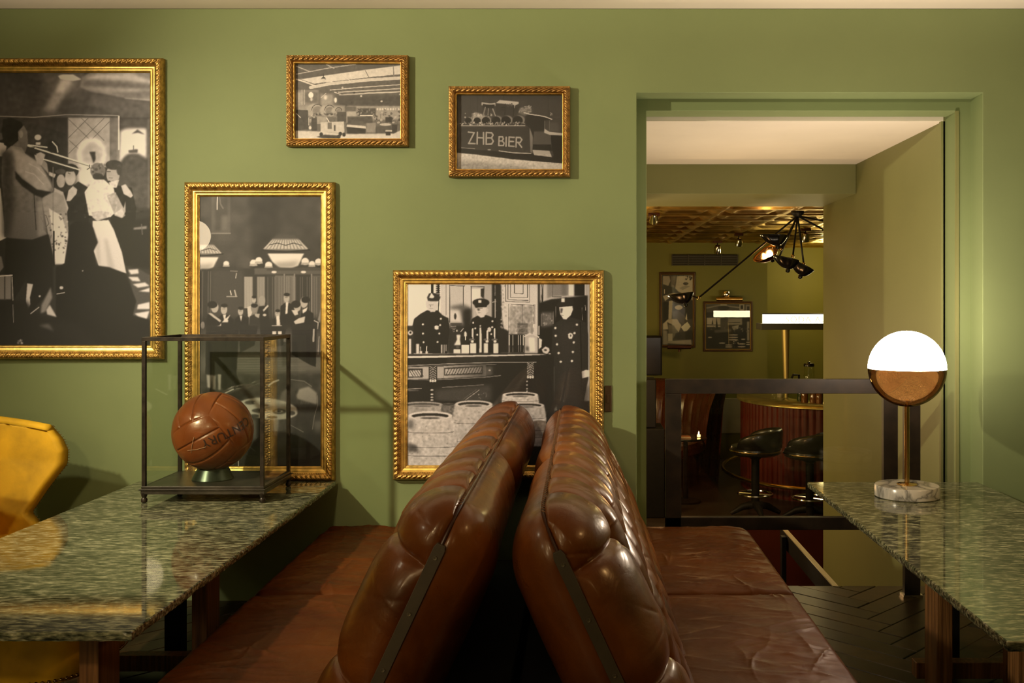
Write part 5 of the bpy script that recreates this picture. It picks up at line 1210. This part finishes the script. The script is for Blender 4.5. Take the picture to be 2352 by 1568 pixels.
# chandelier with seven swivelling shades
def chandelier():
    D0 = 8.55; top = at(1832, 478, D0); zc = 2.293
    o = thing('spider_chandelier', 'black multi arm chandelier with swivelling pointed shades over the bar room', 'chandelier', (top.x, top.y, zc))
    MB().lathe([(0, .0), (.055, .0), (.055, -.018), (.03, -.045), (0, -.05)], (top.x, top.y, zc), 28).build('canopy', M_black, o, smooth=True)
    h = Vector((top.x, top.y, zc-.04))
    def bowl(c_, n_, tip, m, parent, k=1.0):
        z = Vector(n_).normalized(); x = Vector(tip); x = (x-z*x.dot(z)).normalized(); y = z.cross(x)
        Mx = Matrix((x, y, z)).transposed(); P = []
        for i in range(41):
            a = 2*PI*i/40; R_ = (.080+.075*max(0, math.cos(a))**5)*k; row = []
            for q, off in [(j/9, 0) for j in range(10)]+[(j/9, .005) for j in range(9, -1, -1)]:
                r = max(q, 1e-3)*R_; row.append(Vector(c_)+Mx @ Vector((r*math.cos(a), r*math.sin(a), -.085*k*(1-q**2.2)+off)))
            P.append(row)
        sh = grid_mesh('shade', np.array([[list(v) for v in r] for r in P]), m, parent)
        MB().lathe([(0, -.115*k), (.016, -.11*k), (.020, -.095*k), (.014, -.075*k), (0, -.07*k)], (0, 0, 0), 14, M=Matrix.Translation(c_) @ Mx.to_4x4()).build('knob', M_blackgloss, sh, smooth=True)
        MB().lathe([(0, -.055*k), (.022, -.045*k), (.026, -.028*k), (.018, -.010*k), (0, -.004*k)], (0, 0, 0), 14, M=Matrix.Translation(c_) @ Mx.to_4x4()).build('bulb', mat('lit_bulb', (1, .8, .5), .4, emis=45, ecol=(1, .66, .30)), sh, smooth=True)
    # end of rod, centre of shade, opening direction, direction of the pointed lip
    arms = [((1604, 684, 8.5), (1572, 674, 8.45), (-.12, .05, 1), (-1, 0, -.25), M_blackgloss),
            ((1793, 572, 8.35), (1787, 541, 8.3), (.05, .05, 1), (-1, 0, 0), M_blackgloss),
            ((1788, 594, 8.7), (1766, 578, 8.65), (-.42, -.55, .72), (-.85, 0, -.6), M_copper),
            ((1821, 588, 8.5), (1815, 596, 8.5), (.22, .05, .95), (-1, 0, .1), M_blackgloss),
            ((1846, 606, 8.6), (1850, 613, 8.6), (.45, .0, .85), (-.85, 0, -.4), M_blackgloss),
            ((1925, 545, 8.6), (1940, 552, 8.6), (.3, .0, .9), (1, 0, 0), M_blackgloss),
            ((1955, 520, 9.0), (1970, 525, 9.0), (.3, .2, .9), (1, 0, 0), M_blackgloss)]
    for (e, c_, n_, tip, m) in arms:
        e = at(*e); c_ = at(*c_)
        arm = MB().tube([h, h+(e-h)*.95, e, e+(c_-e)*.4], [.008, .008, .008, .006], 8).build('arm', M_black, o, smooth=True)
        MB().lathe([(0, .016), (.012, .012), (.016, 0), (.012, -.012), (0, -.016)], e, 12).build('swivel', M_brass, arm, smooth=True)
        bowl(c_, n_, tip, m, arm)
chandelier()
def spot(px, py, d, mount_py, big=1.0, lab=''):
    p = at(px, py, d)
    o = thing('ceiling_spotlight', lab, 'spotlight', (p.x, p.y, 2.293), 'small chrome spotlights under the brass ceiling')
    MB().box(p.x-.05*big, p.x+.05*big, p.y-.03, p.y+.03, 2.265, 2.293).build('mount', mat('dark_copper'), o, bevel=.004)
    MB().tube([(p.x, p.y, 2.27), (p.x, p.y, p.z+.02)], .007, 8).build('stem', M_black, o)
    Mx = Matrix.Translation(p) @ Matrix.Rotation(.5, 4, 'X')
    MB().lathe([(0, .05*big), (.026*big, .045*big), (.036*big, .02*big), (.04*big, -.035*big), (.034*big, -.035*big), (.03*big, -.01), (0, 0)], (0, 0, 0), 20, M=Mx).build('lamp_head', M_chrome, o, smooth=True)
spot(1502, 503, 8.75, 485, 1.0, 'chrome spotlight nearest the left edge of the opening under the brass ceiling')
spot(1648, 573, 12.8, 553, 1.2, 'lower chrome spotlight of the two hanging above the dark vent')
spot(1697, 557, 11.4, 535, 1.0, 'upper right chrome spotlight of the two hanging above the vent')
spot(1850, 545, 10.6, 522, 1.1, 'chrome spotlight hanging behind the chandelier rods')

# lit shelf sign on a brass post
s = thing('light_box_sign', 'glowing white light box lettered SODA ALCOHOL on a shelf above the bar', 'sign', at(1850, 755, 11.3))
D1 = 11.3
x0, x1 = xs(1757, D1), xs(2010, D1)
MB().box(x0, x1, D1, D1+.16, zs(742, D1), zs(722, D1)).build('light_box', mat('lit_milk_glass', (1, .9, .6), .4, emis=13, ecol=(1, .88, .52)), s, bevel=.004)
MB().box(xs(1746, D1), x1, D1-.05, D1+.25, zs(757, D1), zs(742.5, D1)).build('shelf', mat('grey_metal_shelf', (.16, .15, .09), .35, metal=.6), s, bevel=.003)
MB().box(xs(1757, D1), x1, D1+.0, D1+.16, zs(722, D1), zs(719.5, D1)).build('lid', M_bronze, s)
cu = bpy.data.curves.new('t', 'FONT'); cu.body = 'SODA ALCOHOL'; cu.size = .098; cu.space_character = 1.16; cu.extrude = .002
t = bpy.data.objects.new('t', cu); C.objects.link(t); bpy.context.view_layer.update()
me = bpy.data.meshes.new_from_object(t.evaluated_get(bpy.context.evaluated_depsgraph_get())); bpy.data.objects.remove(t)
me.transform(Matrix.Translation(Vector((xs(1804, D1), D1-.004, zs(740, D1)))-origin(s)) @ Matrix.Rotation(PI/2, 4, 'X'))
link_mesh('lettering', me, mat('amber_letters', (.75, .62, .25), .5, emis=.70, ecol=(1, .86, .42)), s, smooth=False)
MB().tube([at(1804, 757, D1+.1), (at(1806, 925, D1+.1).x, D1+.1, .425)], [.045, .022], 18).build('post', mat('satin_brass_post', (.75, .58, .2), .4, metal=.6), s, smooth=True)

# curved fluted bar
def bar():
    o = thing('bar_counter', 'curved bar counter with dark red fluted front and brass top', 'bar counter', (2.6, 11.2, -.6))
    n = 420; pts = []
    ctrl = [(xs(1714, 11.6)+.35, 12.6), (xs(1714, 11.6)+.03, 12.0), (xs(1714, 11.4), 11.35), (2.15, 10.75), (2.75, 10.45), (3.6, 10.3), (4.8, 10.3)]
    def cat(t):
        k = min(int(t), len(ctrl)-2); f = t-k
        P_ = [Vector(ctrl[max(0, min(len(ctrl)-1, k+i))]).to_2d() for i in (-1, 0, 1, 2)]
        return .5*((2*P_[1])+(-P_[0]+P_[2])*f+(2*P_[0]-5*P_[1]+4*P_[2]-P_[3])*f*f+(-P_[0]+3*P_[1]-3*P_[2]+P_[3])*f**3)
    line = [cat(i/n*(len(ctrl)-1.001)) for i in range(n+1)]
    rows = []; s_ = 0; T = []
    for i, p in enumerate(line):
        if i: s_ += (line[i]-line[i-1]).length
        tg = (line[min(i+1, n)]-line[max(i-1, 0)]).normalized(); nr = Vector((tg.y, -tg.x))
        T.append((p, nr, s_))
    zt = .42
    def strip(off0, z0, z1, flute, m, name, nz=2):
        P = []
        for p, nr, s in T:
            k = off0+(.016*abs(math.sin(PI*s/.075)) if flute else 0)
            P.append([(p.x-nr.x*-k, p.y-nr.y*-k, z0+(z1-z0)*j/(nz-1)) for j in range(nz)])
        return grid_mesh(name, np.array(P), m, o)
    strip(0, -.6, zt-.03, True, M_redwood, 'fluted_front')
    P = []
    for p, nr, s in T:
        P.append([(p.x+nr.x*.06, p.y+nr.y*.06, zt-.03), (p.x+nr.x*.06, p.y+nr.y*.06, zt), (p.x-nr.x*.50, p.y-nr.y*.50, zt)])
    grid_mesh('brass_top', np.array(P), mat('hammered_brass_top', (.50, .40, .12), .3, metal=.7, var=.2, vscale=10), o, smooth=False)
    MB().tube([(p.x+nr.x*.22, p.y+nr.y*.22, -.42) for p, nr, s in T[::10]], .022, 12).build('foot_rail', M_brass, o, smooth=True)
    return T
T_bar = bar()
def on_bar(px, d): return Vector((xs(px, d), d, .421))
j = thing('glass_jar', 'tall clear glass jar with black lid standing on the bar', 'jar', on_bar(1858, 11.0))
zj = zs(837, 11.0)
MB().lathe([(.055, 0), (.06, .01), (.06, zj-.421-.03), (.05, zj-.421-.01), (.047, zj-.421-.012), (.056, zj-.421-.035), (.056, .012), (.0, .012)], on_bar(1858, 11.0), 24).build('glass_body', M_glass, j, smooth=True)
MB().lathe([(0, 0), (.058, 0), (.06, .02), (.05, .035), (.015, .04), (.015, .05), (0, .055)], (on_bar(1858, 11.0).x, 11.0, zj-.02), 24).build('lid', M_blackgloss, j, smooth=True)
M_amb = mat('amber_bottle_glass', (.22, .07, .01), .1, coat=.6)
M_liq = mat('green_bottle_glass', (.03, .05, .01), .1, coat=.6)
for k, (px, d, h, m, what) in enumerate(((1778, 11.25, .10, M_glass, 'clear glass tumbler on the bar nearest the brass post'), (1795, 11.2, .11, M_glass, 'clear glass tumbler just left of the brass post'), (1792, 11.5, .16, M_cream, 'cream beaker on the bar behind the left tumblers'),
                       (1848, 10.9, .20, M_amb, 'amber bottle on the bar left of the glass jar'), (1838, 11.1, .14, M_liq, 'short dark green bottle on the bar behind the rail'), (1868, 10.85, .12, M_amb, 'small amber glass on the bar right of the amber bottle'), (1882, 10.8, .18, M_amb, 'amber bottle on the bar beside the passage wall'))):
    b = thing('bar_glass' if 'glass' in what or 'beaker' in what else 'bottle', what, 'bottle' if 'bottle' in what else 'glass', on_bar(px, d), 'glasses and bottles on the bar')
    MB().lathe([(.0, 0), (.035, 0), (.038, .01), (.038, h*.6), (.03 if h < .15 else .014, h*.8), (.034 if h < .15 else .013, h), (0, h)], on_bar(px, d), 18).build('body', m, b, smooth=True)
b = thing('bar_tap', 'small dark curved fitting on the bar left of the glass jar', 'tap', on_bar(1835, 11.3))
MB().tube([on_bar(1835, 11.3), on_bar(1835, 11.3)+Vector((0, 0, .27)), on_bar(1822, 11.2)+Vector((0, 0, .28)), on_bar(1818, 11.2)+Vector((0, 0, .24))], .012, 10).build('pipe', M_black, b, smooth=True)

# bar stools
def stool():
    o = thing('bar_stool', 'black leather swivel bar stool in front of the left end of the bar', 'bar stool', (0, 0, 0), 'black swivel stools at the bar')
    MB().lathe([(0, .60), (.21, .60), (.245, .62), (.25, .66), (.235, .69), (0, .70)], (0, 0, 0), 48).build('seat', M_dark_leather, o, smooth=True)
    MB().lathe([(.252, .635), (.262, .645), (.252, .655)], (0, 0, 0), 48).build('seat_trim', M_chrome, o, smooth=True)
    n = 40; P = []
    for i in range(n+1):
        a = math.radians(-120+240*i/n); e = math.sin(PI*i/n)**.35
        row = []
        for r, z in ((.235, .66), (.262, .68), (.272, .68+.16*e), (.258, .70+.17*e), (.240, .68+.16*e), (.232, .68)):
            row.append((r*math.cos(a), r*math.sin(a), z))
        P.append(row)
    grid_mesh('backrest', np.array(P), M_dark_leather, o)
    MB().lathe([(.04, .08), (.04, .55), (.09, .60), (0, .60)], (0, 0, 0), 24).build('column', M_black, o, smooth=True)
    b = MB()
    for k in range(4):
        a = k*PI/2+.5; b.tube([(0, 0, .11), (.13*math.cos(a), .13*math.sin(a), .085), (.25*math.cos(a), .25*math.sin(a), .02)], [.045, .035, .02], 10)
    b.build('foot_cross', M_black, o, smooth=True)
    MB().tube([(.17*math.cos(2*PI*i/32), .17*math.sin(2*PI*i/32), .21) for i in range(33)], .010, 8, cap=False).build('foot_ring', M_chrome, o, smooth=True)
    for k in range(2):
        MB().tube([(0, 0, .21), (.17*(1-2*k), 0, .21)], .008, 8).build('ring_strut', M_chrome, o)
    return o
st = stool(); st2 = copy_tree(st)
st.location = (xs(1735, 9.95), 9.95, -.6); st.rotation_euler = (0, 0, -.4)
st2.location = (xs(1860, 9.75), 9.75, -.6); st2.rotation_euler = (0, 0, -.7)
st2['label'] = 'black leather bar stool partly cut off by the passage wall, right of the first'

# channel backed booth with a candle table
o = thing('leather_booth', 'curved red-brown leather booth with vertical channels near the bar', 'booth', (1.0, 12.6, -.6))
n = 300; P = []
for i in range(n+1):
    t_ = i/n; a = math.radians(-30-140*t_+200); 
    x = .56+.93*math.cos(math.radians(160-170*t_)); y = 11.9+.93*math.sin(math.radians(160-170*t_)); fl = .03*abs(math.sin(PI*t_*17))
    nx_, ny_ = math.cos(math.radians(160-170*t_)), math.sin(math.radians(160-170*t_))
    row = []
    for r, z in ((.0, -.25), (.0, .0), (.04, .25), (.12, .48), (.18, .53), (.24, .50), (.20, .3), (.14, -.6)):
        k = r-(fl if z < .49 and r < .15 else 0); row.append((x+nx_*k, y+ny_*k, z))
    P.append(row)
grid_mesh('channel_back', np.array(P), leather('red_booth_leather', (.16, .035, .012), (.09, .02, .006), .3, .4), o)
MB().lathe([(0, 0), (.87, 0), (.90, .03), (.90, .10), (.86, .14), (0, .14)], (.56, 11.9, -.25), 64).build('seat', MATS['red_booth_leather'], o, smooth=True)
MB().lathe([(0, 0), (.84, 0), (.84, .34), (0, .34)], (.56, 11.9, -.6), 48).build('plinth', M_black, o)
# small table
tx, ty, tz = xs(1575, 10.6), 10.6, zs(1003, 10.6)
o = thing('cocktail_table', 'round dark lacquered table with a candle in front of the booth', 'table', (tx, ty, -.6))
MB().lathe([(0, 0), (.22, 0), (.225, .01), (.22, .022), (0, .022)], (tx, ty, tz-.022), 48).build('table_top', M_blackgloss, o, smooth=True)
MB().lathe([(.16, 0), (.16, .02), (.03, .04), (.025, tz+.6-.03), (0, tz+.6-.03)], (tx, ty, -.6), 24).build('pedestal', M_black, o, smooth=True)
c_ = Vector((xs(1605, 10.55), 10.55, tz))
o = thing('candle', 'small lit candle in a glass on the dark round table', 'candle', c_)
MB().lathe([(0, 0), (.022, 0), (.026, .05), (.023, .05), (.019, .006), (0, .006)], c_, 20).build('glass_cup', M_glass, o, smooth=True)
MB().lathe([(0, .006), (.018, .006), (.018, .030), (0, .030)], c_, 16).build('wax', mat('lit_wax', (1, .7, .35), .5, emis=5, ecol=(1, .5, .15)), o, smooth=True)
MB().lathe([(0, .031), (.007, .040), (.005, .052), (0, .068)], c_, 12).build('flame', mat('candle_flame', (1, .8, .4), .5, emis=60, ecol=(1, .62, .22)), o, smooth=True)
c_ = Vector((xs(1572, 10.5), 10.5, tz))
o = thing('menu_book', 'closed orange-red booklet lying on the dark round table', 'booklet', c_)
MB().box(c_.x-.07, c_.x+.06, c_.y-.05, c_.y+.05, tz+.0005, tz+.022, M=None).build('cover', mat('orange_cover', (.55, .18, .06), .5), o, bevel=.002)
MB().box(c_.x-.066, c_.x+.062, c_.y-.052, c_.y+.046, tz+.005, tz+.018).build('pages', mat('warm_paper', (.7, .5, .3), .7), o)

# ---------------------------------------------------------------- camera, lamps, added fill lights and ambient level
cd = bpy.data.cameras.new('camera'); cam = bpy.data.objects.new('camera', cd); C.objects.link(cam)
cam.location = (0, 0, E); cam.rotation_euler = (PI/2, 0, 0)
cd.sensor_width = 36; cd.lens = 36*F/2352
cd.shift_x = (1176-VX)/2352; cd.shift_y = -(784-VY)/2352
cd.clip_start = .02; cd.clip_end = 60
bpy.context.scene.camera = cam

def point(name, loc, power, col, r=.05):
    l = bpy.data.lights.new(name, 'POINT'); l.energy = power; l.color = col; l.shadow_soft_size = r
    o = bpy.data.objects.new(name, l); C.objects.link(o); o.location = loc; return o
def spotl(name, loc, target, power, col, ang, blend, r=.05):
    l = bpy.data.lights.new(name, 'SPOT'); l.energy = power; l.color = col; l.shadow_soft_size = r
    l.spot_size = math.radians(ang); l.spot_blend = blend
    o = bpy.data.objects.new(name, l); C.objects.link(o); o.location = loc
    o.rotation_euler = (Vector(target)-Vector(loc)).to_track_quat('-Z', 'Y').to_euler(); return o
def area(name, loc, target, power, col, sx, sy):
    l = bpy.data.lights.new(name, 'AREA'); l.energy = power; l.color = col; l.shape = 'RECTANGLE'; l.size = sx; l.size_y = sy
    o = bpy.data.objects.new(name, l); C.objects.link(o); o.location = loc
    o.rotation_euler = (Vector(target)-Vector(loc)).to_track_quat('-Z', 'Y').to_euler(); return o
WARM = (1, .74, .42); NEUT = (1, .86, .60); AMB = (1, .58, .22)
def strip(name, loc, target, power, col, sx, sy, spread):
    o = area(name, loc, target, power, col, sx, sy); o.data.spread = math.radians(spread); return o
spotl('key_fill_spot', (-3.35, 2.1, 2.9), (-.3, WY, 1.2), 540, NEUT, 74, .9, .05)
spotl('key_fill_spot', (-3.9, 2.7, 2.9), (-2.5, 4.4, .7), 90, NEUT, 50, .6, .05)  # added fill spot, only brightens the velvet chair
spotl('key_fill_spot', (-1.0, -1.2, 2.95), (-1.6, WY, 1.0), 230, WARM, 50, 1, .12)  # added front fill spot, lifts the lower left of the wall
spotl('key_fill_spot', (3.1, 2.3, 2.9), (.75, 3.6, .5), 80, AMB, 60, .9, .06)
point('room_fill', (-2.6, -1.6, 2.6), 38, WARM, .25)  # added soft fill behind the camera, no fixture modelled
point('front_fill', (-2.2, -.4, 1.45), 26, WARM, .12)  # added fill behind the camera, reaches the seat under the left table
point('room_fill', (2.2, -1.6, 2.6), 14, AMB, .25)  # second added fill behind the camera, amber, from the right
strip('ceiling_fill_strip', (-.3, 1.2, .45), (-.3, 5.2, 3.75), 14, (1, .82, .58), 5.6, .1, 17)  # unseen strip added to brighten the ceiling along the wall
strip('passage_ceiling_fill', (.85, 6.1, -.5), (1.0, 6.25, 2.5), 8, (1, .80, .55), .7, .7, 75)  # added out of sight below the floor edge to brighten the passage ceiling
point('passage_fill', (.75, 7.6, .5), 9, (1, .5, .18), .12)  # added amber fill for the passage walls
point('bar_fill', (3.35, 13.5, 2.0), 24, (1, .78, .32), .15)  # added out of view, lights the recess wall mirrored in the brass ceiling
point('bar_fill', (-.6, 10.4, 1.0), 40, (1, .74, .32), .12)  # added fill, hidden to the left of the opening
point('bar_fill', (.1, 8.8, 1.0), 60, (1, .66, .30), .12)  # added fill, hidden on the left, brings up the bar front
o = thing('pendant_globe', 'white glass globe pendant lamp hanging behind the viewer', 'pendant lamp', (-3.93, 0, CZ))
MB().lathe([(1e-5, .16)]+[(.16*math.sin(i/24*PI), .16*math.cos(i/24*PI)) for i in range(1, 24)]+[(1e-5, -.16)], (-3.93, 0, 2.19), 40).build('globe', mat('lit_globe', (1, .9, .75), .3, emis=16, ecol=(1, .78, .5)), o, smooth=True)
MB().tube([(-3.93, 0, 2.35), (-3.93, 0, CZ)], .006, 8).build('cord', M_black, o)

w = bpy.data.worlds.new('world'); bpy.context.scene.world = w; w.use_nodes = True
w.node_tree.nodes['Background'].inputs[0].default_value = (1, .7, .4, 1); w.node_tree.nodes['Background'].inputs[1].default_value = .01
s = bpy.context.scene
s.view_settings.view_transform = 'Standard'; s.view_settings.look = 'None'; s.view_settings.exposure = .08; s.view_settings.gamma = 1
s.view_settings.use_curve_mapping = False
s.cycles.use_denoising = True
s.cycles.max_bounces = 7; s.cycles.diffuse_bounces = 4; s.cycles.use_adaptive_sampling = True; s.cycles.adaptive_threshold = .03; s.cycles.transparent_max_bounces = 16; s.cycles.glossy_bounces = 4
s.cycles.caustics_reflective = False; s.cycles.caustics_refractive = False; s.cycles.sample_clamp_indirect = 4
